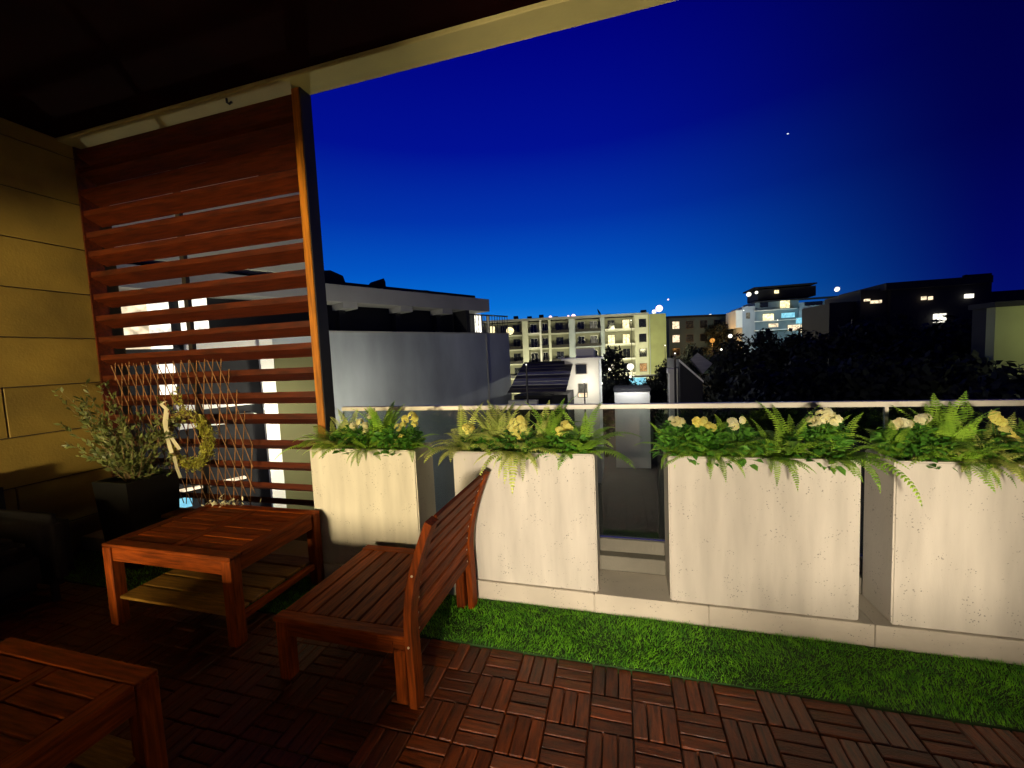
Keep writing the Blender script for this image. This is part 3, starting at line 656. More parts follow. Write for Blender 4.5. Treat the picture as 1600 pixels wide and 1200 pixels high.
def room_lamp(x, y, z, e, col, label, soft):
    lp = empty('room_lamp', (x, y, z), label, 'lamp')
    uvs(8, 12, .09).build('lamp_globe', 'w_warm', lp, True)
    MB().tube([(0, 0, -z), (0, 0, -.09)], .012, 8).build('lamp_stem', 'steel', lp); MB().tube([(0, 0, -z-.01), (0, 0, -z+.02)], .13, 16).build('lamp_base', 'steel', lp)
    ld = D.lights.new('lamp_light', 'POINT'); ld.energy = e; ld.color = col; ld.shadow_soft_size = soft
    lo = D.objects.new('lamp_light', ld); COL.objects.link(lo); lo.parent = lp; lo.location = (0, .1+soft, 0)
sb = empty('shade_box', (-2.1, -.34, 0), 'unseen low dark box added by the house wall to shade the corner table', 'shade box')  # added unseen box, blocks lamplight so the corner table stays dark
for z0, z1 in ((.02, .19), (.195, .365), (.37, .545)): bar('box_panel', 'steel', sb, -.50, .50, -.20, .18, z0, z1)
bar('lid', 'steel', sb, -.52, .52, -.21, .20, .547, .59)
room_lamp(-2.5, -4.2, .95, 1950, (1, .80, .46), 'round floor lamp in the left room behind the balcony', .24)
room_lamp(0, -3.5, 1.15, 1420, (1, .83, .62), 'round floor lamp in the right room behind the balcony door', .26)

# ================================================================== the town
ground = tag(MB().box(-400, 400, 3.2, 900, -10.6, -10).build('ground', 'ground'), kind='structure')
# hill to the right
hm = MB(); nx, ny = 30, 24
def hz(x, y): return -10+13*max(0, min(1, (x-8)/30))*max(0, min(1, (y-26)/30))+5*max(0, min(1, (y-90)/200))+.6*noise.noise(V((x*.08, y*.08, 3)))
vs = [(-5+110*i/nx, 25+260*j/ny, hz(-5+110*i/nx, 25+260*j/ny)-(.8 if i in (0, nx) or j in (0, ny) else 0)) for j in range(ny+1) for i in range(nx+1)]
hm.add(vs, [(j*(nx+1)+i, j*(nx+1)+i+1, (j+1)*(nx+1)+i+1, (j+1)*(nx+1)+i) for j in range(ny) for i in range(nx)])
tag(hm.build('hill', 'ground', None, True), kind='structure')

def lampobj(name, p, col, e, size=.25, globe='w_white', label='', h=None, r_=.12):
    o = empty(name, p, label, 'street lamp' if 'street' in name else 'lamp')
    uvs(6, 8, r_).build('lamp_head', globe, o, True)
    if h: MB().tube([(0, 0, -h), (0, 0, -r_)], .06, 6).build('lamp_pole', 'steel', o)
    if e:
        ld = D.lights.new('lamp_light', 'POINT'); ld.energy = e; ld.color = col; ld.shadow_soft_size = size
        q = D.objects.new('lamp_light', ld); COL.objects.link(q); q.parent = o; q.location = (0, 0, -r_-size*.5-.05)
    return o

# ---- grey neighbour block on the left (its long side runs away from us)
th = math.atan2(.884, .468)
nb_ = empty('grey_building', (-16.3, 19.9, -10), 'grey rendered neighbour building with dark loggia and flat roof, left of centre', 'building', rz=th)
def onF(px, py, off=0):
    d = fw+rt*((px-800)/F)-up*((py-600)/F); n = V((.884, -.468, 0)); o = V((0, 0, H)); t = (V((-16.3-.884*off, 19.9+.468*off, 0))-o).dot(n)/d.dot(n); p = o+d*t
    return (p-V((-16.3, 19.9, 0))).dot(V((.468, .884, 0))), p.z+10
def fbox(name, m, x0, x1, y0, y1, z0, z1): return MB().box(x0, x1, y0, y1, z0, z1).build(name, m, nb_)
S0, S1 = -9.6, onF(795, 522)[0]
zw = 13.3
sE = onF(762, 468)[0]
fbox('wall', 'cblock', -3.5, S1, 0, 8, 0, zw)
fbox('loggia_back', 'darkwall', S0, S1-2.2, 1.6, 8, zw+.002, 16.6)
fbox('roof_slab', 'cblock2', S0, sE, -.15, 8, onF(762, 487)[1]+.0, onF(762, 468)[1])
for i, px in enumerate((535, 625, 690)):
    s_ = onF(px, 470)[0]; fbox('roof_beam', 'cblock2', s_, s_+.9, -.05, 1.5, onF(762, 487)[1]-.35, onF(762, 487)[1]-.003)
    fbox('loggia_pier', 'darkwall', s_+.2, s_+.6, 1.0, 1.55, zw+.003, onF(762, 487)[1]-.36)
s_ = onF(733, 500)[0]
fbox('loggia_pier', 'darkwall', s_-.3, s_, -.05, 1.5, zw+.003, onF(762, 487)[1]-.003)
# lit terrace end with railing; curtains glow in place of light on them
for i in range(15):
    x = s_+.15+(S1-s_-.2)*i/14; MB().tube([(x, .08, zw), (x, .08, zw+1.45)], .03, 5).build('railing_bar', 'steel', nb_)
fbox('terrace_handrail', 'steel', s_+.05, S1, .02, .14, zw+1.45, zw+1.55)
fbox('terrace_wall', 'cblock2', s_+.05, S1-1.2, 1.9, 2.1, zw+.003, onF(762, 487)[1]-.003)
for px0, px1 in ((735, 741), (756, 765), (774, 778)):
    a_, b_ = onF(px0, 500)[0], onF(px1, 500)[0]; fbox('curtain', 'w_dim' if px0 == 774 else 'w_white', a_, b_, 1.0, 1.1, zw+.2, zw+1.7+(px0 == 735)*.2)
for sx in (12.4,): fbox('downpipe', 'cblock2', sx, sx+.09, -.12, -.02, 0, zw-.05)
fbox('wall_coping', 'cblock2', -3.5, S1+.04, -.08, .25, zw+.001, zw+.08)
# rooftop pieces
rz_ = onF(762, 468)[1]
for px0, px1, h_, nm in ((500, 552, 1.0, 'roof_canopy'), (607, 613, .9, 'chimney'), (600, 622, .35, 'vent_box'), (655, 698, .4, 'solar_panel')):
    a_, b_ = onF(px0, 440)[0], onF(px1, 440)[0]
    mb_ = MB().prism([(a_, rz_+.002), (b_, rz_+.002), (b_-.12*(b_-a_), rz_+h_*.75), (a_+.5*(b_-a_), rz_+h_), (a_+.05*(b_-a_), rz_+h_*.85)], 1, .8 if nm != 'vent_box' else 2.7, 2.6 if nm != 'vent_box' else 3.4); mb_.build(nm, 'darkwall', nb_)
# part of the block seen through the louvres: lit flat with bright windows and white frame
fbox('wall', 'darkwall', S0, -3.502, .4, 8, 0, zw)  # dark render paints in the unlit stretch of the same wall
sP = onF(476, 300)[0]; fbox('sky_block', 'darkwall', S0, sP, -.1, .9, onF(455, 290)[1]+.003, onF(455, 190)[1]); fbox('upper_wall', 'pale', S0, sP, -.18, .9, onF(455, 429)[1], onF(455, 290)[1])  # top block is an added dark mass hiding sky behind the upper slats
def pxbox(name, m, x0, y0, x1, y1, d0=.1, d1=.3):
    a_, z1_ = onF(x0, y0, d0); b_, z1b = onF(x1, y0, d0); z0_ = onF(x0, y1, d0)[1]
    return fbox(name, m, a_, b_, d0, d1, z0_, min(z1_, z1b) if z1b > z0_ else z1_)
pxbox('glow_wall', 'w_cream', 150, 468, 228, 546, .05, .39)  # lamplight on these wall patches is a glow in their material
pxbox('window', 'w_white', 228, 462, 262, 545, .02, .38)
pxbox('window', 'w_white', 280, 463, 322, 520, .02, .38)
pxbox('window_mullion', 'darkwall', 262, 462, 271, 545, .0, .38)
pxbox('balcony_fascia', 'white', 290, 527, 421, 549, -.3, .38)
pxbox('window', 'w_white', 246, 562, 272, 622, .02, .38)
pxbox('column', 'white', 404, 530, 425, 1100, -.6, -.3)
pxbox('lower_wall', 'oliveshade', 426, 552, 494, 1100, -.5, -.1)
pxbox('balcony_edge', 'white', 275, 634, 398, 644, -.4, .38)
pxbox('balcony_edge', 'white', 278, 660, 402, 672, -.4, .38)
pxbox('glow_wall', 'w_cream', 246, 745, 385, 778, .02, .38)
pxbox('window', 'w_cyan', 262, 778, 300, 800, .02, .38)
pxbox('window', 'w_white', 380, 792, 386, 798, .02, .38)
o_ = (-13.6, 8.4)
lampobj('flat_fill_lamp', V((-13.2, 15.5, -1.5)), (1, .93, .72), 2000, .3, 'w_white', 'unseen lamp added to light the neighbour flat behind the louvres', 8.5)  # added fill light for the column and balcony edges

q_ = onF(414, 640, -2.2); qv = V((-16.3, 19.9, 0))+V((.468, .884, 0))*q_[0]-V((-.884, .468, 0))*2.2
lampobj('fill_lamp', V((qv.x, qv.y, -.5)), (1, .95, .80), 170, .2, 'w_white', 'small lamp added to brighten the white column behind the louvres', None, .05)  # second added fill light, close to the column
# ---- apartment block in the centre
A_ = at(795, 503, 2, 8.5); B_ = at(1012, 492, 2, 8.5)
dv = (B_-A_); dv.z = 0; Ln = dv.length; th2 = math.atan2(dv.y, dv.x); dv.normalize(); nv = V((-dv.y, dv.x, 0))
ap = empty('apartment_block', (A_.x, A_.y, -10), 'long four storey pale apartment block with balconies in the centre of the view', 'apartment building', rz=th2)
def onG(px, py=520):
    d = fw+rt*((px-800)/F)-up*((py-600)/F); o = V((0, 0, H)); t = (A_-o).dot(nv)/d.dot(nv); p = o+d*t; return (p-A_).dot(dv)
def gb(name, m, x0, x1, y0, y1, z0, z1, par=None): return MB().box(x0, x1, y0, y1, z0, z1).build(name, m, par or ap)
gb('wall', 'recess_shade', -6, Ln, 1.2, 11, 0, 18.3)
FL = 3.05; zr = 18.5
xs_ = [(-5, onG(816)), (onG(825), onG(843)), (onG(846), onG(857)), (onG(861), onG(889)), (onG(899), onG(939)), (onG(945), onG(992))]
piers = [(onG(816), onG(825), 'pale'), (onG(843), onG(846), 'white'), (onG(857), onG(861), 'pale'), (onG(889), onG(899), 'cblock'), (onG(939), onG(945), 'cblock'), (onG(992), Ln, 'pale')]
for a_, b_, mt in piers[:-1]: gb('pier', mt, a_, b_, -.1 if mt != 'cblock' else .15, 1.195, 0, zr)
gb('stair_wall', 'pale', onG(992), Ln, -.05, 1.195, 0, zr+.05)
gb('parapet', 'cblock2', -6, Ln+.1, -.25, 11, zr+.06, zr+.5)
lit = {(5, 0): 'w_warm', (5, 1): 'w_cream', (0, 0): 'w_warm', (4, 3): 'w_dim'}
for bi, (a_, b_) in enumerate(xs_):
    for f in range(5):
        zt = zr-f*FL; gb('balcony_slab', 'pale' if bi != 4 else 'cblock', a_+.01, b_-.01, -.2, 1.19, zt-.02-FL+.0, zt-FL+.22)
        gb('balcony_parapet' if bi in (1, 2, 5) else 'balcony_railing', 'white' if bi in (1, 5) else 'steel', a_+.02, b_-.02, -.18, -.06, zt-FL+.23, zt-FL+(.50 if bi in (1, 5) else .85))
        w = (b_-a_); nwin = max(1, int(w/2.4))
        for k in range(nwin):
            c = a_+w*(k+.5)/nwin; hw = min(.75, w/nwin*.36); mt = 'dglass'
            if (bi, f) == (5, 0): mt = 'w_warm' if k == nwin-1 else 'dglass'
            if (bi, f) == (5, 1): mt = 'w_warm'
            if (bi, f) == (0, 0) and k == 0: mt = 'w_warm'
            if (bi, f) in ((4, 0), (4, 1)) and k == 1: mt = 'w_dim'
            fr = gb('window', 'white' if bi in (1, 2, 4) else 'frame', c-hw, c+hw, 1.12, 1.198, zt-FL+.25, zt-.62)
            gb('pane', mt, c-hw+.07, c-.03, 1.08, 1.119, zt-FL+.32, zt-.70, ap).parent = fr
            gb('pane', mt, c+.03, c+hw-.07, 1.08, 1.119, zt-FL+.32, zt-.70, ap).parent = fr
for f, mt in enumerate(('dglass', 'dglass', 'dglass', 'w_orange')):
    c = onG(1004); zt = zr-f*FL; fr = gb('window', 'frame', c-.75, c+.75, -.09, -.052, zt-2.5, zt-.75); gb('pane', mt, c-.68, c+.68, -.12, -.091, zt-2.43, zt-.82).parent = fr
# end wall
gb('blank_wall', 'olivewall', Ln+.01, onG(1041), .0, 11, 0, zr+.15); gb('downpipe', 'cblock', Ln+.25, Ln+.4, -.12, -.003, 0, zr)
for px_, h_, nm in ((806, .9, 'water_tank'), (828, .7, 'vent_box'), (847, .9, 'vent_box'), (940, 1.6, 'satellite_dish'), (1012, .8, 'vent_box'), (870, .4, 'vent_box'), (955, .3, 'vent_box')):
    c = onG(px_)
    if nm == 'satellite_dish':
        X = Matrix.Translation((c, 3, zr+1.3)) @ Matrix.Rotation(R(60), 4, 'Y'); m = MB(); n = 14
        m.add([X @ V((0, 0, -.15))]+[X @ V((.8*cos(2*pi*i/n), .8*sin(2*pi*i/n), .1)) for i in range(n)], [(0, 1+i, 1+(i+1) % n) for i in range(n)]); m.tube([(c, 3, zr+.4), (c, 3, zr+1.2)], .06, 6); m.build(nm, 'darkwall', ap)
    else: gb(nm, 'darkwall', c-.5, c+.5, 2.5, 3.6, zr+.51, zr+.5+h_)
# second block further behind to the right
C_ = at(1042, 497, 2, 8.3)
a2 = empty('rear_apartment_block', (C_.x+.4, C_.y, -10), 'darker bluish apartment block right of the pale block\'s end wall', 'apartment building', rz=R(20))
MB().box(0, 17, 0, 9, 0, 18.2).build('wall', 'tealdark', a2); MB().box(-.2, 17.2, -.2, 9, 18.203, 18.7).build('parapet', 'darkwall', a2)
for f in range(5):
    for k in range(5):
        mt = 'w_cream' if (f, k) in ((0, 0), (1, 0)) else 'dglass'; x = .7+k*3.3
        fr = MB().box(x, x+1.8, -.08, -.003, 18.2-f*3.05-2.5, 18.2-f*3.05-.7).build('window', 'frame', a2)
        MB().box(x+.1, x+1.7, -.12, -.082, 18.2-f*3.05-2.4, 18.2-f*3.05-.8).build('pane', mt, fr)
# rooftop lights
for px_, py_, y_, r_, lb, mt in ((1030, 482, 96, .95, 'big pinkish white light glowing above the pale apartment block', 'w_pink'), (1022, 487, 97, .6, 'smaller white light left of the big pinkish rooftop light', 'w_white'), (1044, 468, 150, .35, 'small red white mast light high above the big rooftop light', 'w_pink'),
        (896, 494, 110, .7, 'white light on the skyline right of the pair over the apartment block', 'w_pink'), (888, 494, 110, .35, 'small reddish light left of the white skyline light', 'w_pink'), (860, 496, 110, .6, 'pink light near the left of the apartment block roof', 'w_pink'), (1110, 494, 150, .9, 'bluish white light on the skyline above the rear block', 'w_white'), (1111, 505, 150, .5, 'small light just under the bluish white skyline light', 'w_white')):
    lampobj('skyline_lamp', at(px_, py_, 1, y_), None, 0, r_=r_*.8, globe=mt, label=lb, h=None)
sd_ = D.lights.new('sd', 'POINT')
# street lamps that light the facades
lampobj('street_lamp', at(985, 573, 1, 76), (1, .95, .62), 6500, .5, 'w_white', 'bright white street lamp in front of the apartment block', 5.5, .62)
lampobj('street_lamp', V((-10, 74, -4.5)), (1, .95, .62), 4600, .5, 'w_white', 'street lamp behind the dark roofs left of the trees', 5.5)
lampobj('street_lamp', V((-20, 74, -4.5)), (1, .95, .62), 4600, .5, 'w_white', 'street lamp at the left end of the apartment block', 5.5)
lampobj('street_lamp', V((2, 79, 7.0)), (1, .95, .55), 1500, .5, 'w_white', 'tall lamp before the stair tower of the apartment block', 17)
lampobj('street_lamp', V((8, 80, 2)), (1, .93, .50), 900, .5, 'w_white', 'tall street lamp beside the end wall of the apartment block', 13)
lampobj('street_lamp', V((22, 104, 1)), (.35, .8, 1), 900, .5, 'w_white', 'bluish street lamp before the rear apartment block', 11)

lampobj('street_lamp', V((2.8, 7.8, -4.8)), (1, .92, .58), 480, .3, 'w_white', 'street lamp in the street right below the balcony', 5.2, .15)
# cyan lit pool terrace & white annex
pa = at(975, 608, 1, 70); pc = empty('lit_pavilion', (pa.x, 70, -10), 'low cyan lit pavilion below the apartment block', 'pavilion')
MB().box(0, 6.2, 0, 3, 0, pa.z+10+.2).build('wall', 'pale', pc); MB().box(.2, 3.6, -.15, -.01, pa.z+8.7, pa.z+11.9).build('lit_glass', 'w_cyan', pc)
MB().box(3.9, 6.0, -.15, -.01, pa.z+8.7, pa.z+11.4).build('lit_glass', 'w_dim', pc)
MB().box(.0, 6.4, -.4, 3, pa.z+12.0, pa.z+12.2).build('roof', 'darkwall', pc)

# white house and long roofs nearer
wa = at(882, 562, 1, 35); wh = empty('white_house', (wa.x, 35, -10), 'narrow white rendered house with loggia windows and flat roof, left of the trees', 'house')
def pz(px, py, Y): return at(px, py, 1, Y).z+10
def px_(px, py, Y, ox): return at(px, py, 1, Y).x-ox
w0 = 0; w1 = px_(935, 560, 35, wa.x); hh = pz(900, 563, 35)
MB().box(w0, w1, .0, 5, 0, hh).build('wall', 'white', wh)
MB().box(w0-.25, w1+.2, -.35, 5.2, hh+.003, hh+.18).build('roof', 'white', wh)
for (x0_, y0_, x1_, y1_, mt) in ((900, 570, 916, 584, 'dglass'), (904, 600, 917, 613, 'w_dim'), (904, 614, 917, 620, 'w_cream')):
    a_, b_ = px_(x0_, y0_, 35, wa.x), px_(x1_, y0_, 35, wa.x); fr = MB().box(a_-.06, b_+.06, -.06, -.003, pz(x0_, y1_, 35)-.06, pz(x0_, y0_, 35)+.06).build('window', 'plaster', wh)
    MB().box(a_, b_, -.1, -.062, pz(x0_, y1_, 35), pz(x0_, y0_, 35)).build('pane', mt, fr)
MB().box(px_(900, 560, 36, wa.x), px_(928, 560, 36, wa.x), 1, 3, hh+.182, hh+1.0).build('roof_room', 'white', wh)
MB().box(-1.1, -.01, .8, 4, 0, hh-.1).build('side_wing', 'white', wh); fr = MB().box(-.75, -.25, .74, .797, hh-2.6, hh-1.9).build('window', 'dglass', wh)
lampobj('fill_lamp', V((wa.x+1.8, 33.2, -.9)), (1, .93, .78), 330, .3, 'w_white', 'lamp added to brighten the front of the narrow white house', 8.8)  # added fill light, makes the house front brighter
ra = at(797, 575, 1, 30); rr = empty('tiled_roof_house', (ra.x, 30, -10), 'low house with ribbed grey roof between grey building and white house', 'house')
zt = pz(800, 576, 30); rwid = px_(883, 575, 30, ra.x)
MB().box(0, rwid, .8, 5.8, 0, zt-2.2).build('wall', 'darkwall', rr)
for k in range(9):
    y0 = 0+k*.62; z0 = zt-1.9+k*.235
    MB().prism([(y0, z0), (y0+.64, z0+.19), (y0+.64, z0+.235), (y0, z0+.06)], 0, -.3, rwid).build('roof_course', 'roofpale' if k in (2, 3, 5) else 'roof', rr)
MB().box(-.2, rwid, 5.6, 5.9, zt-2.2, zt+.35).build('parapet', 'darkwall', rr)
MB().box(0, 2.2, -.9, -.3, zt-2.9, zt-2.4).build('lower_roof', 'roofpale', rr)
lampobj('yard_lamp', V((ra.x+2.0, 27.0, .8)), (1, .95, .75), 25, .2, 'w_white', 'small yard lamp above the ribbed grey roof', 10.8, .05)
sa = at(960, 612, 1, 40); sh_ = empty('white_shed', (sa.x, 40, -10), 'low white flat wall block just above the rail below the cyan light', 'shed')
MB().box(0, px_(1015, 612, 40, sa.x), 0, 4, 0, sa.z+10).build('wall', 'white', sh_); MB().box(-.1, px_(1015, 612, 40, sa.x)+.1, -.1, 4.1, sa.z+10.003, sa.z+10.25).build('roof', 'darkwall', sh_)
lampobj('shed_fill_lamp', V((sa.x+1.5, 38.6, -1.0)), (.95, .97, 1), 420, .25, 'w_white', 'lamp added to brighten the low white shed', None, .1)  # added fill light hanging before the shed wall
# parked car with blue lights
ca = at(1026, 622, 1, 55); car = empty('parked_car', (ca.x, 55, ca.z-.6), 'dark parked car with small blue lights under the trees', 'car')
MB().prism([(-1.9, .3), (-1.9, .8), (-1.3, .9), (-.8, 1.35), (.7, 1.35), (1.3, .9), (2.0, .78), (2.0, .3)], 1, 0, 1.7).build('body', 'black', car)
for x in (-1.2, 1.3): MB().tube([(x, -.02, .33), (x, .2, .33)], .33, 12).build('wheel', 'steel', car)
for x in (-.4, .3): MB().box(x, x+.3, -.04, -.005, .7, .85).build('light', 'w_cyan', car)

# gabled dark roof at (1060-1110, 545-620)
ga_ = at(1062, 562, 1, 26); gh = empty('gabled_house', (ga_.x, 26, -10), 'dark house with pale edged sloping roof and skylight, right of the trees', 'house')
zt = ga_.z+10
MB().prism([(0, zt), (1.75*26/26*.72, zt-1.25), (1.26, 0), (0, 0)], 1, 0, 7).build('wall', 'darkwall', gh)
MB().prism([(-.05, zt+.05), (1.30, zt-1.30), (1.30, zt-1.42), (-.05, zt-.10)], 1, -.06, .0).build('verge_board', 'white', gh)
p1 = at(1082, 555, 1, 28); p2 = at(1112, 580, 1, 28)
sk = MB(); q = [at(x_, y_, 1, 28)-V((ga_.x, 26, -10)) for x_, y_ in ((1079, 561), (1090, 551), (1113, 568), (1098, 584))]; sk.add(q+[c+V((0, .3, -.1)) for c in q], [(0, 1, 2, 3), (7, 6, 5, 4), (0, 4, 5, 1), (1, 5, 6, 2), (2, 6, 7, 3), (3, 7, 4, 0)]); sk.build('roof_panel', 'roofpale', gh)
lc = at(1058, 583, 1, 27)
ch = MB().box(lc.x-ga_.x-.45, lc.x-ga_.x+.15, 1, 1.6, 0, lc.z+10).build('chimney', 'white', gh); MB().box(lc.x-ga_.x-.55, lc.x-ga_.x+.25, .9, 1.7, lc.z+10.003, lc.z+10.3).build('chimney_cap', 'white', gh)
lampobj('yard_lamp', V((ga_.x-.6, 23.2, 1.2)), (1, .9, .75), 50, .15, 'w_white', 'small lamp beside the pale edged sloping roof', 11.2, .04)

# ---- hillside building, right of centre
def hb(Y):
    pass
Y = 90; ha = at(1150, 520, 1, Y); hbld = empty('terraced_building', (ha.x, Y, hz(28, 90)-.5), 'pale terraced hillside building with lit windows under the skyline, right of centre', 'building')
HZ = hz(28, 90)-.5
def hbx(name, m, x0, y0, x1, y1, d0, d1, par=None):
    a_ = at(x0, y1, 1, Y+d0); b_ = at(x1, y0, 1, Y+d0)
    a2_ = at(x1, y1, 1, Y+d0); zlo = (a_.z+a2_.z)/2
    o = MB().box(a_.x-ha.x, b_.x-ha.x, d0, d1, zlo-HZ, b_.z-HZ).build(name, m, hbld)
    if par: o.parent = par
    return o
hbx('wall', 'teal', 1180, 466, 1248, 560, .6, 9); hbx('wall', 'cblock', 1160, 478, 1180, 560, .3, 9); hbx('wall', 'white', 1150, 484, 1160, 512, 0, 8)
hbx('upper_storey', 'darkwall', 1184, 446, 1275, 465, 2, 9); hbx('roof_canopy', 'darkwall', 1178, 441, 1277, 447, 1.4, 9); hbx('balcony_roof', 'darkwall', 1180, 462, 1310, 468, -.5, 2)
hbx('wall', 'cblock', 1248, 470, 1292, 560, .6, 9); hbx('wall', 'teal', 1292, 470, 1312, 540, 1.5, 9)
for b_ in ((1181, 481, 1246, 484), (1181, 498, 1246, 501), (1181, 513, 1240, 516)): hbx('balcony_slab', 'white', *b_, -.6, .6)
for b_, mt in (((1220, 468, 1234, 481), 'w_warm'), ((1193, 490, 1209, 501), 'w_warm'), ((1222, 488, 1242, 496), 'w_cyan'), ((1202, 505, 1216, 511), 'w_cream'), ((1232, 507, 1250, 516), 'w_cream'), ((1252, 507, 1261, 519), 'w_cream'),
               ((1188, 470, 1200, 480), 'dglass'), ((1256, 480, 1288, 492), 'dglass'), ((1258, 470, 1285, 477), 'dglass'), ((1166, 488, 1172, 498), 'w_dim'), ((1297, 473, 1306, 480), 'w_dim'), ((1211, 453, 1217, 458), 'w_warm')):
    hbx('window', mt, *b_, .2 if b_[1] > 460 else 1.5, .55 if b_[1] > 460 else 1.9)
hbx('awning', 'w_cyan', 1246, 494, 1290, 504, -.6, .1)  # cyan light on the awning is a glow in its material
for px1, py1, lb in ((1170, 460, 'white lamp at the left top corner of the terraced building'), (1182, 457, 'tiny lamp beside the left top corner lamp of the terraced building'), (1308, 452, 'bluish white lamp at the right top corner of the terraced building')):
    lampobj('terrace_lamp', at(px1, py1, 1, 90), None, 0, r_=.45 if px1 != 1182 else .3, label=lb, globe='w_white')
lampobj('terrace_lamp', at(1215, 500, 1, 84), (.8, .92, 1), 650, .4, 'w_white', 'lamp before the middle balconies of the terraced building', None, .1)
lampobj('terrace_lamp', at(1162, 485, 1, 85), (.85, .95, 1), 500, .4, 'w_white', 'lamp before the white left end of the terraced building', None, .1)
lampobj('terrace_lamp', at(1275, 506, 1, 86), (.4, .85, 1), 420, .4, 'w_white', 'bluish lamp under the cyan awning of the terraced building', None, .1)
# ---- long dark building on the right skyline
da = at(1310, 520, 1, 60); DZ0 = hz(30, 60)-1; db = empty('dark_skyline_building', (da.x, 60, DZ0), 'long unlit building with a few bright windows on the right skyline', 'building')
def dbx(name, m, x0, y0, x1, y1, d0, d1):
    a_ = at(x0, y0, 1, 60+d0); b_ = at(x1, y0, 1, 60+d0); c_ = at(x1, y1, 1, 60+d0); zt_ = (a_.z+b_.z)/2
    return MB().box(a_.x-da.x, b_.x-da.x, d0, d1, c_.z-DZ0, zt_-DZ0).build(name, m, db)
dbx('wall', 'darkwall', 1296, 472, 1345, 560, 0, 8); dbx('wall', 'darkwall', 1345, 452, 1395, 560, -1, 8); dbx('wall', 'darkwall', 1392, 440, 1550, 560, -1.5, 8)
dbx('roof_slab', 'darkwall', 1385, 436, 1552, 441, -2.2, 8.5); dbx('wall', 'darkwall', 1548, 452, 1660, 560, -1, 8)
dbx('pergola_beam', 'darkwall', 1508, 428, 1550, 431, -1.5, -1.1); dbx('pergola_post', 'darkwall', 1545, 429, 1549, 440, -1.5, -1.1); dbx('pergola_post', 'darkwall', 1509, 429, 1512, 440, -1.5, -1.1)
for b_, mt in (((1461, 490, 1479, 503), 'w_white'), ((1442, 463, 1448, 468), 'w_cream'), ((1453, 463, 1458, 468), 'w_cream'), ((1510, 459, 1522, 465), 'w_white'), ((1362, 469, 1378, 473), 'w_cream'), ((1352, 467, 1360, 470), 'w_cream')):
    f_ = dbx('window', mt, *b_, -1.9, -1.6)
# olive lit end wall at the right border
oa = at(1556, 480, 1, 30); ob = empty('olive_building', (oa.x, 30, -10), 'olive green lit blank building wall at the right edge above the rail', 'building')
MB().box(0, 9, 0, .6, 0, oa.z+10).build('wall', 'olivewall', ob); MB().box(0, 9, .601, 1.6, 0, oa.z+10).build('side_wall', 'darkwall', ob); MB().box(-.15, 9.2, -.15, 1.7, oa.z+10.003, oa.z+10.3).build('parapet', 'darkwall', ob)  # shade on the side wall is painted in by the dark render
lampobj('facade_lamp', V((oa.x+3.0, 26.5, 2.2)), (.95, 1, .45), 330, .2, 'w_white', 'lamp lighting the olive green wall at the right', 12.2, .06)

# ---- trees
def tree(p, h, w, label, seed, trunk=.35, n=1500, cat='tree'):
    rd = random.Random(seed); r = empty('broadleaf_tree', p, label, cat, 'trees among the houses')
    tk = MB(); tk.tube([(0, 0, 0), (rd.gauss(0, .1), rd.gauss(0, .1), h*.25), (rd.gauss(0, .2), rd.gauss(0, .2), h*.6)], [trunk*h*.06, trunk*h*.045, trunk*h*.02], 7)
    bl_ = []
    for i in range(9):
        a = rd.uniform(0, 6.28); rr_ = w*.32*rd.random()**.6; z = h*rd.uniform(.38, .82); bl_.append((V((rr_*cos(a), rr_*sin(a), z)), w*rd.uniform(.18, .30)))
        tk.tube([(0, 0, h*.25), (rr_*.5*cos(a), rr_*.5*sin(a), z*.7), (rr_*cos(a), rr_*sin(a), z)], [h*.012, h*.008, h*.003], 5, False)
    bl_.append((V((0, 0, h*.85)), w*.2)); tk.build('trunk', 'bark', r)
    m = MB(); ls = max(.10, w*.035)
    for i in range(n):
        c, q = rd.choice(bl_); u_ = V((rd.gauss(0, 1), rd.gauss(0, 1), rd.gauss(0, .8))).normalized(); pp = c+u_*q*rd.uniform(.55, 1.15)
        a = V((rd.gauss(0, 1), rd.gauss(0, 1), rd.gauss(0, 1))).normalized(); b = a.cross(u_).normalized(); s_ = ls*rd.uniform(.6, 1.5)
        m.v += [tuple(pp-a*s_), tuple(pp+b*s_*.6), tuple(pp+a*s_), tuple(pp-b*s_*.6)]; k = len(m.v); m.f.append((k-4, k-3, k-2, k-1))
    me = D.meshes.new('crown'); me.from_pydata(m.v, [], m.f); me.update(); me.materials.append(M['tree']); tag(link('crown', me, r), kind='stuff')
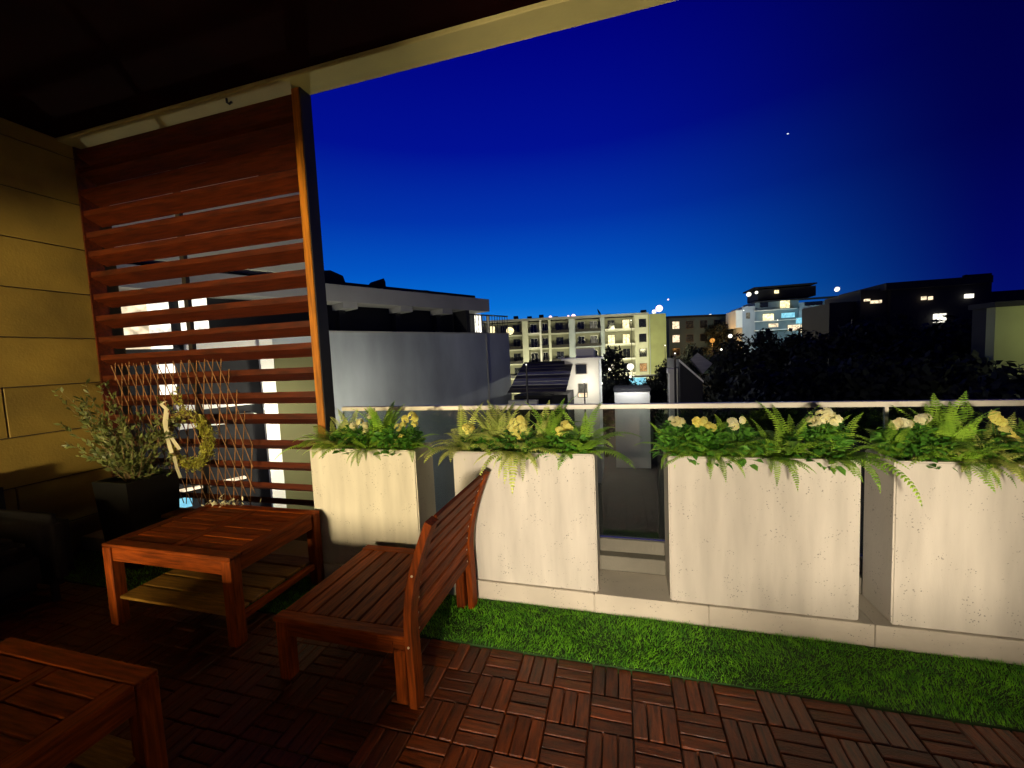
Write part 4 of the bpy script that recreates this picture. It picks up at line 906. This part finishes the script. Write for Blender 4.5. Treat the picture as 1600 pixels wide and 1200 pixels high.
TR = [(958, 545, 60, 5.5, 'green tree in front of the middle of the apartment block'), (975, 600, 48, 4, 'tree beside the white house, before the cyan pavilion'), (945, 590, 44, 3.5, 'tree with small lights right behind the white house'), (1020, 590, 50, 5, 'olive dark tree right of the cyan pavilion'),
      (1050, 560, 62, 5, 'dark tree at the foot of the end wall of the apartment block'), (1125, 505, 100, 6, 'dark tree left of the terraced building on the skyline'), (1080, 540, 80, 6, 'dark tree before the rear bluish block'),
      (1150, 530, 52, 7, 'first dark tree of the right hillside, nearest the centre'), (1195, 520, 50, 7, 'dark hillside tree below the left half of the terraced building'), (1245, 522, 50, 7, 'dark hillside tree below the right half of the terraced building'), (1290, 530, 46, 7, 'dark hillside tree right below the terraced building'), (1345, 505, 46, 8, 'dark hillside tree before the left end of the long unlit building'),
      (1400, 510, 44, 8, 'dark hillside tree before the middle of the long unlit building'), (1440, 532, 42, 7, 'dark hillside tree left below the bright square window'), (1505, 515, 42, 8, 'dark hillside tree right below the bright square window'), (1545, 520, 40, 6, 'dark hillside tree left of the olive wall'),
      (1180, 570, 34, 7, 'near dark tree above the rail right of the gabled house'), (1260, 570, 32, 7, 'near dark tree above the middle of the right rail'), (1340, 565, 32, 7, 'near dark tree above the rail joint'), (1430, 570, 30, 7, 'near dark tree below the bright square window'), (1510, 560, 30, 6, 'near dark tree beside the olive wall'), (1590, 575, 26, 5, 'near dark tree at the right edge below the olive wall'), (1120, 580, 38, 6, 'near dark tree behind the gabled house')]
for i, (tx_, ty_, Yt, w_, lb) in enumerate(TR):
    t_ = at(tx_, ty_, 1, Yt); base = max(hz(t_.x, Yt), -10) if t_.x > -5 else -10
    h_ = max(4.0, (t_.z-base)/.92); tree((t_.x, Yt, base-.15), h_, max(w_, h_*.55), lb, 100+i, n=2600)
# amber lit tree by the hidden street lamp
lampobj('street_lamp', at(1113, 532, 1, 92), (1, .45, .10), 1300, .4, 'w_amber', 'amber street lamp glowing behind the dark trees', 8, .5)
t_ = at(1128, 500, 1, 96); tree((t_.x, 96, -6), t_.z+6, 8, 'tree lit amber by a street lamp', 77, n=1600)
for k, (a_, b_, Yt, r_, lb) in enumerate(((1141, 525, 50, .22, 'small white light among the dark hillside trees'), (1127, 546, 50, .12, 'tiny white light below the small white hillside light'), (952, 577, 42, .09, 'tiny white light at the left of the trees behind the white house'), (940, 599, 40, .12, 'small whitish light low among the trees beside the white house'), (797, 517, 80, .8, 'round warm wall light at the left end of the apartment block'))):
    lampobj('small_lamp', at(a_, b_, 1, Yt), None, 0, r_=r_, label=lb, globe='w_white' if k < 4 else 'w_warm')
# star
sp = at(1231, 209, 1, 1500); stt = tag(uvs(5, 8, 2.2).build('star', 'star'), 'single tiny bright star in the dark blue sky', 'star'); stt.location = sp; stt.scale = (1.3, .8, .7)
D.lights.remove(sd_)
